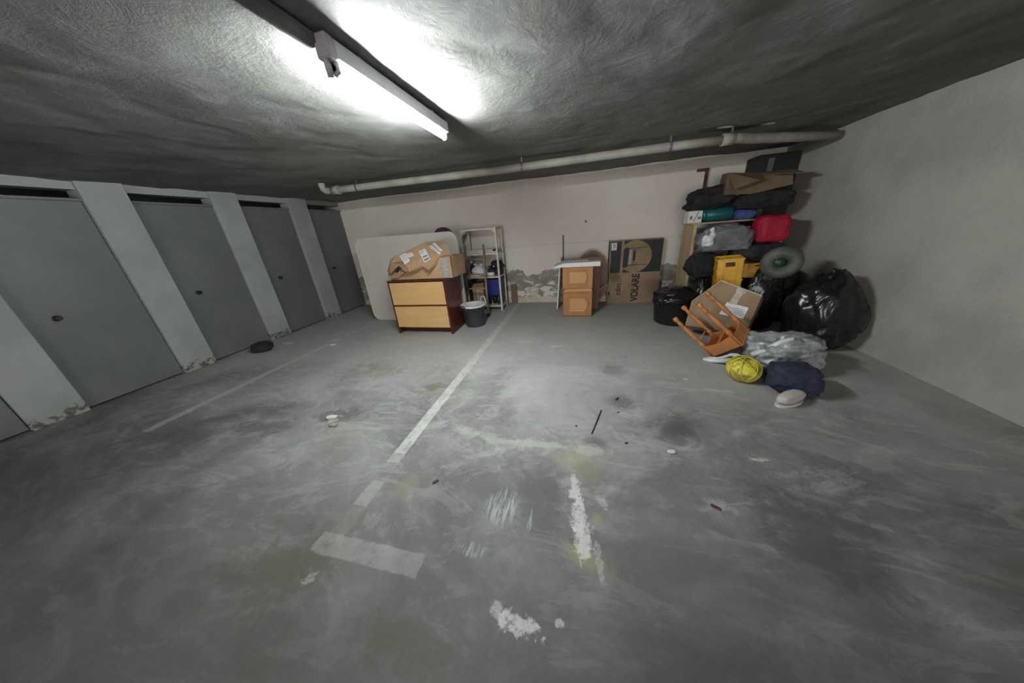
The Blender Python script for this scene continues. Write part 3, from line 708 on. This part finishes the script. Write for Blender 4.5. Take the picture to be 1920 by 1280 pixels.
b = prism(new(), [(-.475, 5.32, .0), (-.450, 5.32, 0), (-.385, 5.32, .935), (-.41, 5.32, .935)], (0, .50, 0)); tag(obj('laminate_board', b, 'white_laminate'), 'thin white board standing on edge left of the oak cabinet', 'board')
b = box(new(), -.31, .315, 5.30, 5.325, .0, .80, .002); tag(obj('brown_board', b, 'dark_oak'), 'dark brown board standing behind the oak cabinet', 'board')
b = new(); box(b, -.385, -.365, 5.80, 5.815, 0, 1.345, .002); tag(obj('grey_rod', b, 'plank_brown'), 'thin brownish rod standing upright against the back wall', 'rod')
O = thing('oval_tabletop', (.17, 5.72, 0), 'brown oval tabletop with pale edge propped against the back wall', 'tabletop')
ov = [(.17 + .335 * math.cos(2 * math.pi * k / 48), .515 + .512 * math.sin(2 * math.pi * k / 48)) for k in range(48)]
obj('top', prism(new(), [(x, 5.70, z_) for x, z_ in ov], (0, .024, 0)), 'tabletop_oak', O)
b = new()
for k in range(48):
    (xa, za), (xb, zb) = ov[k], ov[(k + 1) % 48]; q = lambda x, z_, s_: (.17 + (x - .17) * s_, 5.712, .515 + (z_ - .515) * s_)
    prism(b, [q(xa, za, 1.0), q(xb, zb, 1.0), q(xb, zb, 1.035), q(xa, za, 1.035)], (0, .03, 0))
b.transform(Matrix.Translation((0, 0, .016))); obj('pale_edge', b, 'beige', O)
b = tube(new(), [(-.10, 5.44, .011), (.15, 5.45, .18), (.455, 5.46, .43)], .011, 8); tag(obj('wooden_stick', b, 'pine'), 'thin pale stick leaning between the brown board and tall printed carton', 'stick')

# ------------------------------------------------------------------ printed carton
Vb = thing('furniture_box', (.95, 5.77, 0), 'tall flat brown carton with black print and chair picture', 'box')
vx0, vx1, vy0 = .485, 1.41, 5.70
obj('carton_body', box(new(), vx0, vx1, vy0, 5.838, 0, 1.18, .004), 'cardboard_dull', Vb)
obj('side_strip', box(new(), vx0 - .002, vx0 + .012, vy0 - .002, 5.84, .595, 1.182), 'print_black', Vb)
def pl(dst, x0, x1, z0, z1, d=0.): return box(dst, x0, x1, vy0 - .0012 - d, vy0 - .0004 - d, z0, z1)
zc, xc, cr = .885, .945, .285
b = new(); pl(b, vx0 + .035, .70, .597, 1.165)
# black field around the round picture: two polygons with a circular bite
def field(s):
    n_ = 24; pts = []
    for k in range(n_ + 1):
        a = math.radians(-90 + 180 * k / n_); pts.append((xc + s * cr * math.cos(a), vy0 - .0012, zc + cr * math.sin(a)))
    xe = vx1 - .012 if s > 0 else .745
    if s > 0: pts += [(xe, vy0 - .0012, zc + cr), (xe, vy0 - .0012, zc - cr)]
    return pts
prism(b, field(1), (0, .001, 0))
for sg in (1, -1):   # corners left of the circle
    pts = [(xc, vy0 - .0012, zc + sg * cr)] + [(xc - cr * math.sin(a), vy0 - .0012, zc + sg * cr * math.cos(a)) for a in [math.radians(6 * k) for k in range(1, 8)]]
    pts += [(.745, vy0 - .0012, zc + sg * cr)]
    prism(b, pts, (0, .001, 0))
obj('black_print', b, 'print_black', Vb)
b = new(); Y = vy0 - .0016
prism(b, [(.74, Y, .70), (.765, Y, .685), (.825, Y, .70), (.84, Y, 1.02), (.82, Y, 1.055), (.775, Y, 1.05), (.745, Y, 1.03)], (0, .0008, 0))
prism(b, [(.905, Y, .80), (.94, Y, .80), (.955, Y, .84), (.955, Y, .97), (.935, Y, 1.0), (.91, Y, .99)], (0, .0008, 0))
for z_ in (.725, 1.02): prism(b, [(.83, Y, z_), (1.16, Y, z_ + (.008 if z_ < 1 else .022)), (1.16, Y, z_ + (.016 if z_ < 1 else .030)), (.83, Y, z_ + .016)], (0, .0008, 0))
for z_ in (.765, 1.0): prism(b, [(.90, Y, z_), (1.0, Y, z_ + .004), (1.0, Y, z_ + .010), (.90, Y, z_ + .010)], (0, .0008, 0))
obj('chair_picture', b, 'print_black', Vb)
b = new(); prism(b, [(.845, Y, .72), (.885, Y, .74), (.885, Y, 1.0), (.845, Y, 1.02)], (0, .0008, 0)); obj('picture_shading', b, 'print_soft', Vb)

def text_mesh(name, s, size, mat4, mat, parent, offset=0.):
    cu = bpy.data.curves.new('txt', 'FONT'); cu.body = s; cu.size = size; cu.extrude = .0006; cu.align_x = 'LEFT'; cu.resolution_u = 6
    to = bpy.data.objects.new('txt', cu); COL.objects.link(to); dg = bpy.context.evaluated_depsgraph_get(); dg.update()
    me = bpy.data.meshes.new_from_object(to.evaluated_get(dg)); bpy.data.objects.remove(to); bpy.data.curves.remove(cu)
    b = new(); b.from_mesh(me); bpy.data.meshes.remove(me)
    xs = [v.co.x for v in b.verts]; ys_ = [v.co.y for v in b.verts]
    if offset:
        src = b; b = new()
        for k_, (dx, dy) in enumerate([(0, 0)] + [(offset * math.cos(a), offset * math.sin(a)) for a in [math.pi * j / 6 for j in range(12)]]):
            c = src.copy(); c.transform(Matrix.Translation((dx, dy, .00002 * k_))); merge(b, c)
        src.free()
    b.transform(mat4((min(xs), max(xs), min(ys_), max(ys_))))
    return obj(name, b, mat, parent)
def fit(xr, zr):   # text reading upwards: text x -> +z, text y -> -x, filling the ranges given
    def f(bb):
        a0, a1, b0, b1 = bb
        return Matrix.Translation((xr[1], vy0 - .0010, zr[0])) @ Matrix(((0, -1, 0, 0), (0, 0, -1, 0), (1, 0, 0, 0), (0, 0, 0, 1))) @ Matrix.Diagonal(((zr[1] - zr[0]) / (a1 - a0), (xr[1] - xr[0]) / (b1 - b0), 1, 1)) @ Matrix.Translation((-a0, -b0, 0))
    return f
text_mesh('lettering', 'VOLARE', .13, fit((.93, 1.055), (.035, .565)), 'print_black', Vb, .0045)
text_mesh('lettering', 'cdm', .1, fit((.635, .735), (.165, .385)), 'print_black', Vb, .002)
b = new(); pl(b, .505, .535, .16, .235); pl(b, .53, .54, .15, .18); obj('print_mark', b, 'print_black', Vb)
labelq(Vb, [(.527, vy0 - .001, 1.015), (.615, vy0 - .001, 1.015), (.615, vy0 - .001, 1.145), (.527, vy0 - .001, 1.145)], (0, -1, 0), 'price_label', [(.2, .8, .15, .25, 'print_soft'), (.3, .75, .35, .85, 'print_soft')])

# ------------------------------------------------------------------ right-hand store: wooden shelves, corner cupboard
U = thing('wooden_shelving', (2.25, 5.15, 0), 'pine shelving behind the heap with its end plank showing', 'shelving unit')
obj('end_plank', box(new(), 1.60, 1.64, 4.93, 5.42, 0, 1.385, .003), 'pine', U)
obj('end_plank', box(new(), 2.72, 2.75, 4.93, 5.42, 0, 1.385, .003), 'pine', U)
for z in (.10, .62, 1.0, 1.385): obj('shelf', box(new(), 1.57 if z > 1.3 else 1.641, 2.78 if z > 1.3 else 2.719, 4.98 if z > 1.3 else 5.12, 5.43, z, z + .02, .002), 'pine', U)
Cb = thing('dark_cupboard', (2.72, 5.64, 0), 'tall black cupboard in the back corner beyond the shelving', 'cupboard')
obj('carcass', box(new(), 2.49, 2.985, 5.46, 5.83, 0, 2.25, .004), 'dark_cabinet', Cb)
obj('door_strip', box(new(), 2.60, 2.67, 5.452, 5.46, .1, 2.20), 'cabinet_strip', Cb)
obj('door_panel', box(new(), 2.70, 2.97, 5.450, 5.46, .1, 2.17, .003), 'dark_cabinet', Cb)

zt = 1.406
W = thing('white_carton', (1.63, 5.12, zt), 'white printed carton at the left end of the top shelf', 'box')
obj('carton_body', box(new(), 1.53, 1.715, 5.02, 5.22, zt, zt + .165, .004), 'white_laminate', W)
b = new(); prism(b, [(1.60, 5.0195, zt + .02), (1.612, 5.0195, zt + .02), (1.665, 5.0195, zt + .15), (1.65, 5.0195, zt + .15)], (0, -.0008, 0)); box(b, 1.55, 1.585, 5.0187, 5.0195, zt + .05, zt + .10); box(b, 1.655, 1.70, 5.0187, 5.0195, zt + .05, zt + .085); obj('print', b, 'print_grey', W)
Tq = thing('teal_tub', (1.92, 5.14, zt), 'teal plastic tub lying on the top shelf', 'tub')
mt = Matrix.Translation((1.73, 5.14, zt + .100)) @ Matrix.Rotation(math.pi / 2, 4, 'Y')
obj('tub_body', lathe(new(), [(.001, .40), (.082, .40), (.096, .38), (.098, .06), (.09, .05)], 28, mt), 'teal', Tq)
obj('lid', lathe(new(), [(.080, 0), (.099, .004), (.099, .05), (.095, .055)], 28, mt), 'teal', Tq)
b = blob(new(), (2.27, 5.08, zt), (.26, .24, .15), 21, .7, .08, 3, .06, 4); tag(obj('blue_garment', b, 'cloth_blue'), 'blue garment bunched right of the teal tub', 'clothes')
b = blob(new(), (1.72, 5.13, zt + .172), (.56, .42, .29), 22, .8, .18, 2.2, .10, 5, lean=(.45, 0)); tag(obj('black_jacket', b, 'cloth_black'), 'black jacket slumped over the white carton and teal tub', 'clothes')
b = blob(new(), (2.42, 5.00, zt + .125), (.62, .46, .25), 23, .7, .10, 2.6, .07, 5); tag(obj('black_blanket', b, 'cloth_black'), 'black blanket heaped under the open topmost carton', 'blanket')
Kt = thing('open_carton', (2.25, 5.0, zt + .30), 'crumpled open brown carton topmost on the heap', 'box')
q = zt + .37
ov_ = [(1.88, 4.86, q - .03), (1.90, 4.90, q + .24), (2.30, 4.93, q + .20), (2.62, 4.88, q + .20), (2.62, 4.80, q + .02), (2.20, 4.80, q - .05), (1.96, 5.25, q + .26), (2.60, 5.25, q + .22), (1.92, 5.22, q + .0), (2.62, 5.22, q + .0)]
b = sheet(new(), ov_, [(0, 1, 2, 5), (2, 3, 4, 5), (1, 6, 8, 0), (6, 7, 9, 8), (3, 7, 9, 4)], .006); obj('carton_walls', b, 'cardboard_dark', Kt)
b = sheet(new(), [(1.90, 4.89, q + .235), (2.30, 4.92, q + .195), (2.22, 4.74, q + .10), (1.95, 4.76, q + .02)], [(0, 1, 2, 3)], .006); obj('flap', b, 'cardboard_dark', Kt)
b = sheet(new(), [(2.30, 4.92, q + .20), (2.62, 4.87, q + .20), (2.66, 4.68, q + .13), (2.3, 4.72, q + .16)], [(0, 1, 2, 3)], .006); obj('flap', b, 'cardboard_dark', Kt)

# soft heap in front of the shelving
def heap(name, c, s, mat, label, cat, seed, **kw): return tag(obj(name, blob(new(), c, s, seed, **kw), mat), label, cat)
G = thing('grey_holdall', (1.92, 4.74, .96), 'slumped grey cloth holdall high on the heap', 'bag')
obj('bag_body', blob(new(), (1.92, 4.74, 1.03), (.58, .32, .33), 31, .6, .15, 2.2, .15, 5, lean=(.12, 0)), 'cloth_grey', G)
b = blob(new(), (1.69, 4.62, 1.10), (.13, .12, .22), 32, .9, .22, 2.6, .2, 5, lean=(.15, 0)); heapw = obj('pale_tag', b, 'liner_white', G)
R_ = heap('red_bag', (2.43, 4.68, 1.11), (.36, .30, .35), 'cloth_red', 'bright red bag at the right of the heap', 'bag', 33, e=.55, amp=.05, fold=.03)
heap('charcoal_coat', (2.36, 4.70, .87), (.54, .38, .24), 'cloth_char', 'charcoal coat bunched below the red bag', 'clothes', 34, amp=.12, fold=.08)
heap('dark_bundle', (1.76, 4.77, .66), (.44, .30, .34), 'cloth_black', 'black clothes bundle under the grey holdall', 'clothes', 35, amp=.13, fold=.10)
def binbag(c, s, label, seed, lean=(0, 0), mat='bag_black', **kw):
    o = thing('rubbish_bag', c, label, 'bag', 'rubbish bags in the heap')
    obj('bag_body', blob(new(), c, s, seed, .85, .10, 2.6, .09, 5, taper=.28, lean=lean, **kw), mat, o)
    top = V(c) + V((lean[0] * s[2] * .96, lean[1] * s[2] * .96, s[2] * .93)); b = new()
    for k in range(5):
        a = k * 2.2 + seed; d = V((math.cos(a), math.sin(a), 0))
        tube(b, [top + d * .012, top + d * .03 + V((0, 0, .05)), top + d * .06 + V((0, 0, .08))], [.018, .022, .006], 7)
    obj('knot', b, mat, o); return o
binbag((1.80, 4.77, 0), (.30, .26, .60), 'tall black rubbish bag against the pine plank', 41)
binbag((2.73, 4.66, 0), (.46, .36, .74), 'big black rubbish bag right of the yellow crates', 42)
binbag((2.66, 3.74, 0), (.58, .56, .86), 'bulky black rubbish bag behind the taped carton', 43)
binbag((2.33, 4.28, 0), (.40, .20, .88), 'shiny black rubbish bag between the taped carton and yellow crates', 44)
Tb = thing('black_tub', (1.385, 4.57, 0), 'round black tub stuffed with a black rubbish bag', 'tub')
tc_ = Matrix.Translation((1.385, 4.57, 0))
obj('tub_body', lathe(new(), [(.001, .006), (.235, 0), (.26, .02), (.292, .36), (.303, .365), (.303, .39), (.285, .39), (.27, .34), (.001, .30)], 36, tc_, cap=False), 'tub_black', Tb)
obj('bag_liner', blob(new(), (1.355, 4.55, .27), (.55, .54, .27), 51, .85, .10, 2.8, .11, 5), 'bag_black', Tb)
b = tube(new(), [(1.47, 4.38, .40), (1.49, 4.355, .455), (1.53, 4.35, .49), (1.57, 4.36, .475), (1.585, 4.38, .42)], .011, 8); obj('cord_handle', b, 'mint', Tb)
b = blob(new(), (1.50, 4.42, .36), (.16, .14, .10), 53, .8, .05, 3, .03, 4); obj('green_scrap', b, 'green_plastic', Tb)

def crate(name, mat4, w, d, h, label, mt='yellow_crate'):
    o = thing(name, mat4.translation, label, 'crate', 'yellow crates in the heap')
    b = new(); t_ = .012
    for x0, x1, y0, y1 in ((-w/2, w/2, -d/2, -d/2 + t_), (-w/2, w/2, d/2 - t_, d/2), (-w/2, -w/2 + t_, -d/2, d/2), (w/2 - t_, w/2, -d/2, d/2)): box(b, x0, x1, y0, y1, 0, h, .002)
    box(b, -w/2, w/2, -d/2, d/2, 0, .01); b.transform(mat4); obj('crate_body', b, mt, o)
    b = new()
    for s_ in (-1, 1):
        for fx in (-.33, 0, .33) if w > .3 else (-.25, .25): box(b, fx * w - .006, fx * w + .006, s_ * d/2 - .008, s_ * d/2 + .008, .01, h)
    for zz in (.03, h * .38, h * .68, h - .012):
        box(b, -w/2 - .008, w/2 + .008, -d/2 - .008, -d/2 + .002, zz - .007, zz + .007); box(b, -w/2 - .008, w/2 + .008, d/2 - .002, d/2 + .008, zz - .007, zz + .007)
        box(b, -w/2 - .008, -w/2 + .002, -d/2, d/2, zz - .007, zz + .007); box(b, w/2 - .002, w/2 + .008, -d/2, d/2, zz - .007, zz + .007)
    b.transform(mat4); obj('ribs', b, mt, o)
    b = new(); box(b, -.05, .05, -d/2 - .0085, -d/2 - .004, h * .78, h * .90, .002); b.transform(mat4); obj('hand_hole', b, 'rust', o)
    return o
crate('yellow_crate', Matrix.Translation((1.975, 4.47, .50)) @ Euler((.03, -.08, -.25)).to_matrix().to_4x4(), .285, .30, .46, 'bright yellow plastic crate standing upright on the heap')
crate('yellow_crate', Matrix.Translation((2.34, 4.53, .69)) @ Euler((.05, -.04, -.35)).to_matrix().to_4x4(), .34, .28, .19, 'low yellow crate half buried beside the upright one')
Gh = thing('grey_hoop', (2.32, 4.02, .83), 'grey plastic hoop on the bags at the right of the heap', 'hoop')
cc = V((2.27, 3.98, .93)); b = tube(new(), [cc + V((math.cos(a) * .115, math.cos(a) * -.045, math.sin(a) * .115)) for a in [2 * math.pi * k / 28 for k in range(28)]], .07, 14, closed=True); obj('ring', b, 'grey_hoop', Gh)
b = lathe(new(), [(.001, 0), (.07, .0), (.07, .012), (.001, .014)], 24, Matrix.Translation(cc) @ Matrix.Rotation(math.pi / 2, 4, 'X')); obj('disc', b, 'green_plastic', Gh)

# big taped carton
def q_(x, y, z): return V((x, y, z))
Bc = thing('taped_carton', (1.75, 3.95, .06), 'large dented brown carton with clear tape behind the overturned stool', 'box')
f = [q_(1.335, 3.86, .185), q_(1.40, 3.97, .485), q_(1.68, 3.95, .752), q_(2.045, 3.75, .60), q_(1.93, 3.66, .15)]
dv = V((.17, .27, -.13))
b = new(); n5 = 5; A_ = [b.verts.new(p) for p in f]; B_ = [b.verts.new(p + dv + V((0, 0, -.03 if i < 2 else .02))) for i, p in enumerate(f)]
b.faces.new(A_); b.faces.new(B_[::-1])
for i in range(n5): b.faces.new((A_[i], B_[i], B_[(i + 1) % n5], A_[(i + 1) % n5]))
bmesh.ops.triangulate(b, faces=[x for x in b.faces if len(x.verts) > 4])
obj('carton_body', b, 'cardboard_dull', Bc)
fn = (f[4] - f[0]).cross(f[2] - f[0]).normalized(); fn = fn if fn.y < 0 else -fn
def onf(u, v):  # bilinear on the main face f0 f4 f3 f2
    return (f[0] * (1 - u) + f[4] * u) * (1 - v) + (f[2] * (1 - u) + f[3] * u) * v
def fq(u0, u1, v0, v1): return [onf(u0, v0) , onf(u1, v0), onf(u1, v1), onf(u0, v1)]
labelq(Bc, fq(.44, .66, .90, 1.0), fn, 'tape', mat='tape_clear'); labelq(Bc, fq(.46, .62, .62, .90), fn, 'tape', mat='tape_clear')
labelq(Bc, fq(.42, .86, .36, .64), fn, 'shipping_label', [(.08, .9, .2 + .15 * k, .25 + .15 * k, 'print_soft') for k in range(4)])
for a_, c_ in ((f[1], f[2]), (f[2], f[3])):
    n_ = fn * .004; e_ = (c_ - a_); wv = V((0, .03, .012)) if a_ is f[1] else V((.0, .02, .01))
    b = prism(new(), [a_ + n_, c_ + n_, c_ + n_ - V((0, 0, .022)), a_ + n_ - V((0, 0, .022))], -n_ * .6); obj('edge_tape', b, 'tape_clear', Bc)

# overturned turned-leg stool: plate at the bottom, legs pointing up and left
St = thing('overturned_stool', (1.514, 3.295, .02), 'overturned orange wooden stool with four turned legs in the air', 'stool')
RM = Matrix(((.4868, .5151, -.7055), (-.5509, .8078, .2097), (.6779, .2865, .6770))).to_4x4()
SM = Matrix.Translation((1.514, 3.295, .274)) @ RM
a_, b_, l_, h_ = .156, .133, .465, .138
def loc(bm): bm.transform(SM); return bm
prof = [(.017, -h_ + .012), (.017, .03), (.022, .045), (.022, .06), (.013, .068), (.020, .078), (.013, .09), (.015, .10), (.021, .20), (.017, .30), (.014, .345), (.022, .355), (.014, .368), (.020, .378), (.014, .39), (.013, .40), (.020, .42), (.023, .445), (.018, l_), (.004, l_ + .002)]
for sx in (-1, 1):
    for sy in (-1, 1):
        b = lathe(new(), [(pr_ * 1.22, pz_) for pr_, pz_ in prof], 16, Matrix.Translation((sx * a_, sy * b_, 0))); box(b, sx * a_ - .018, sx * a_ + .018, sy * b_ - .018, sy * b_ + .018, -h_ + .02, .03, .002); obj('leg', loc(b), 'stool_wood', St)
obj('seat', loc(box(new(), -a_ * 1.14, a_ * 1.14, -b_ * 1.14, b_ * 1.14, -h_, -h_ + .02, .005)), 'stool_wood', St)
def apron(p, q2, nrm_, dz):
    P0, Q0 = V(p), V(q2); b = new(); n_ = 10; d = Q0 - P0; pts = []
    for i in range(n_ + 1):
        t_ = i / n_; pts.append((P0 + d * t_) + V((0, 0, .012 - .028 * math.sin(math.pi * t_))))
    pts += [Q0 + V((0, 0, -h_ + .018)), P0 + V((0, 0, -h_ + .018))]
    return prism(b, pts, V(nrm_) * .014)
for p, q2, n_ in (((-a_, -b_ - .014, 0), (a_, -b_ - .014, 0), (0, 1, 0)), ((-a_, b_, 0), (a_, b_, 0), (0, 1, 0)), ((-a_ - .014, -b_, 0), (-a_ - .014, b_, 0), (1, 0, 0)), ((a_, -b_, 0), (a_, b_, 0), (1, 0, 0))):
    obj('apron', loc(apron(p, q2, n_, 0)), 'stool_wood', St)
b = box(new(), -.03, .0, -b_, b_, -h_ + .02, -.02, .002); obj('cross_rail', loc(b), 'stool_wood', St)
b = tube(new(), [(-a_, -b_, .085), (-a_, b_, .085)], .010, 8); obj('stretcher', loc(b), 'stool_wood', St)

# white carrier bag under the stool
Wb = thing('carrier_bag', (1.75, 3.2, 0), 'crumpled white carrier bag spread beneath the overturned stool', 'bag')
obj('bag_body', blob(new(), (1.98, 3.10, 0), (.56, .44, .36), 61, .8, .18, 2.6, .16, 5), 'film_grey', Wb)
b = tube(new(), [(1.66, 3.08, .08), (1.50, 3.11, .045), (1.40, 3.16, .02), (1.36, 3.20, .018), (1.40, 3.22, .022), (1.48, 3.17, .04), (1.55, 3.16, .075), (1.57, 3.13, .11), (1.60, 3.08, .13), (1.66, 3.05, .10)], [.03, .026, .022, .018, .016, .018, .018, .018, .022, .03], 9); obj('bag_handle', b, 'liner_white', Wb)
b = tube(new(), [(1.70, 3.02, .17), (1.78, 2.97, .25), (1.86, 2.95, .34), (1.94, 2.95, .38), (1.98, 2.97, .33), (1.92, 2.97, .26)], [.03, .026, .022, .02, .02, .03], 9); obj('bag_handle', b, 'liner_white', Wb)

# yellow ball wrapped in net
Yb = thing('yellow_ball', (1.535, 2.80, 0), 'yellow ball wrapped in a net beside the carrier bag', 'ball')
def mat_ball():
    t = NT('ball_swirl'); w = t.noise(11, 3, .5, 1.2); f_ = t.ramp(w, .44, .56)
    c = t.mix(f_, (.28, .25, .05), (.66, .58, .05)); c = t.mix(t.math('MULTIPLY', t.ramp(t.noise(5, 3), .5, .7), .5), c, (.42, .36, .16)); t.bump(w, .006); return t.done(c, .4)
M['ball'] = mat_ball()
obj('ball_body', blob(new(), (1.535, 2.80, 0), (.27, .26, .235), 71, 1.0, .03, 3, .012, 5), 'ball', Yb)
b = new(); cB = V((1.535, 2.80, .118))
for k in range(9):
    ax = V((math.sin(k * 2.1), math.cos(k * 1.3), .6 * math.sin(k))).normalized(); u = ax.cross(V((0, 0, 1))).normalized(); w_ = ax.cross(u)
    tube(b, [cB + ax * (.05 * math.sin(k * 3)) + (u * math.cos(t_) * 1.04 + w_ * math.sin(t_) * .95) * .128 for t_ in [2 * math.pi * i / 26 for i in range(26)]], .0035, 6, closed=True)
obj('net', b, 'yellow_net', Yb)
heap('navy_cloth', (1.86, 2.66, 0), (.34, .34, .24), 'cloth_navy', 'navy cloth dropped on the floor right of the yellow ball', 'clothes', 72, amp=.12, fold=.09)
Sh = thing('white_shoe', (1.72, 2.42, 0), 'pale shoe on the floor in front of the navy cloth', 'shoe')
obj('upper', blob(new(), (1.72, 2.42, .018), (.26, .10, .095), 73, .8, .05, 2, .02, 4, rotz=.5), 'shoe_white', Sh)
b = prism(new(), [(1.72 + .14 * math.cos(a) * math.cos(.5) - .052 * math.sin(a) * math.sin(.5), 2.42 + .14 * math.cos(a) * math.sin(.5) + .052 * math.sin(a) * math.cos(.5), 0) for a in [2 * math.pi * k / 20 for k in range(20)]], (0, 0, .02)); obj('sole', b, 'chip', Sh)

# ------------------------------------------------------------------ small things on the floor
tag(obj('black_pouch', blob(new(), (-5.02, 3.02, 0), (.30, .26, .15), 81, .8, .10, 2.6, .06, 4), 'cloth_black'), 'black pouch on the floor at the foot of the left wall', 'bag')
b = tube(new(), [(.10, 1.795, .005), (.145, 1.95, .005), (.19, 2.11, .005)], .005, 6); tag(obj('black_stick', b, 'cable_black'), 'thin straight black stick lying alone on the floor', 'stick')
b = tube(new(), [(.325, 2.28, .006), (.352, 2.32, .006)], .006, 6); tag(obj('black_stub', b, 'cable_black'), 'short black stub beyond the straight black stick', 'stub')
def crumb(name, x, y, sx, sy, h, rot, mat, label, cat, seed):
    return tag(obj(name, blob(new(), (x, y, 0), (sx, sy, h), seed, .8, .14, 2.4, .05, 3, rotz=rot), mat), label, cat, {'dark_crumb': 'dark crumbs on the floor', 'brown_leaf': 'brown leaves on the floor', 'plaster_lump': 'plaster lumps on the floor'}.get(name))
crumb('plaster_chip', .64, 1.69, .055, .03, .016, .1, 'chip', 'white plaster chip alone on the floor right of the black stick', 'chip', 91)
crumb('blue_scrap', .51, 3.20, .08, .05, .006, .2, 'blue_scrap', 'pale blue scrap flat on the floor', 'scrap', 92)
crumb('dark_crumb', .33, 2.10, .02, .012, .008, .1, 'cable_black', 'tiny dark crumb right of the top of the black stick', 'crumb', 93)
crumb('dark_crumb', .345, 1.73, .022, .012, .008, .4, 'cable_black', 'tiny dark crumb right of the bottom of the black stick', 'crumb', 94)
crumb('dark_crumb', -.02, 1.87, .018, .014, .008, 0, 'cable_black', 'tiny dark crumb left of the black stick', 'crumb', 95)
crumb('brown_leaf', .76, 1.29, .05, .022, .008, -.5, 'rust', 'small brown leaf on the dark floor at right', 'leaf', 96)
crumb('brown_leaf', -.93, 1.17, .045, .02, .010, .8, 'rust', 'small brown leaf right of the worn line end', 'leaf', 97)
crumb('paper_scrap', -3.93, 3.32, .10, .06, .012, .4, 'chip', 'white paper scrap on the far left painted line', 'paper', 98)
crumb('plaster_lump', -2.28, 1.66, .10, .05, .03, .2, 'chip', 'pale plaster lump on the left part of the floor', 'lump', 99)
crumb('plaster_lump', -2.17, 1.57, .08, .045, .025, .1, 'grey_board', 'greyer plaster lump right beside the pale one', 'lump', 100)

# ------------------------------------------------------------------ camera, world, look
cam = bpy.data.cameras.new('camera'); co = bpy.data.objects.new('camera', cam); COL.objects.link(co)
fpx, pitch, roll, yaw = 515.527, .389580, .0805952, -.264747
cam.sensor_fit = 'HORIZONTAL'; cam.sensor_width = 36.; cam.lens = 36. * fpx / 1920.; cam.clip_start = .02
cy_, sy_, cp, sp, cr_, sr_ = math.cos(yaw), math.sin(yaw), math.cos(pitch), math.sin(pitch), math.cos(roll), math.sin(roll)
fw, rt, dn = V((sy_, cy_, 0)), V((cy_, -sy_, 0)), V((0, 0, -1))
fw2 = fw * cp + dn * sp; dn2 = dn * cp - fw * sp
r3 = rt * cr_ + dn2 * sr_; d3 = dn2 * cr_ - rt * sr_
co.matrix_world = Matrix(((r3.x, -d3.x, -fw2.x, 0), (r3.y, -d3.y, -fw2.y, 0), (r3.z, -d3.z, -fw2.z, 1.54), (0, 0, 0, 1)))
SC.camera = co
w = bpy.data.worlds.new('world'); SC.world = w; w.use_nodes = True
w.node_tree.nodes['Background'].inputs[0].default_value = (1., .97, .93, 1); w.node_tree.nodes['Background'].inputs[1].default_value = FILL  # bright world added as fill through the unseen opening
pl_ = bpy.data.lights.new('door_daylight', 'AREA'); pl_.shape = 'RECTANGLE'; pl_.size = 4.2; pl_.size_y = 2.2; pl_.cycles.is_portal = True  # sampling portal for the added fill light
po = bpy.data.objects.new('door_daylight', pl_); COL.objects.link(po); po.location = (-.5, YF - .1, 1.1); po.rotation_euler = (math.pi / 2, 0, 0)
vs = SC.view_settings
SC.display_settings.display_device = 'sRGB'; vs.view_transform = 'Standard'; vs.look = 'None'; vs.gamma = 1.; vs.exposure = .25; vs.use_curve_mapping = False
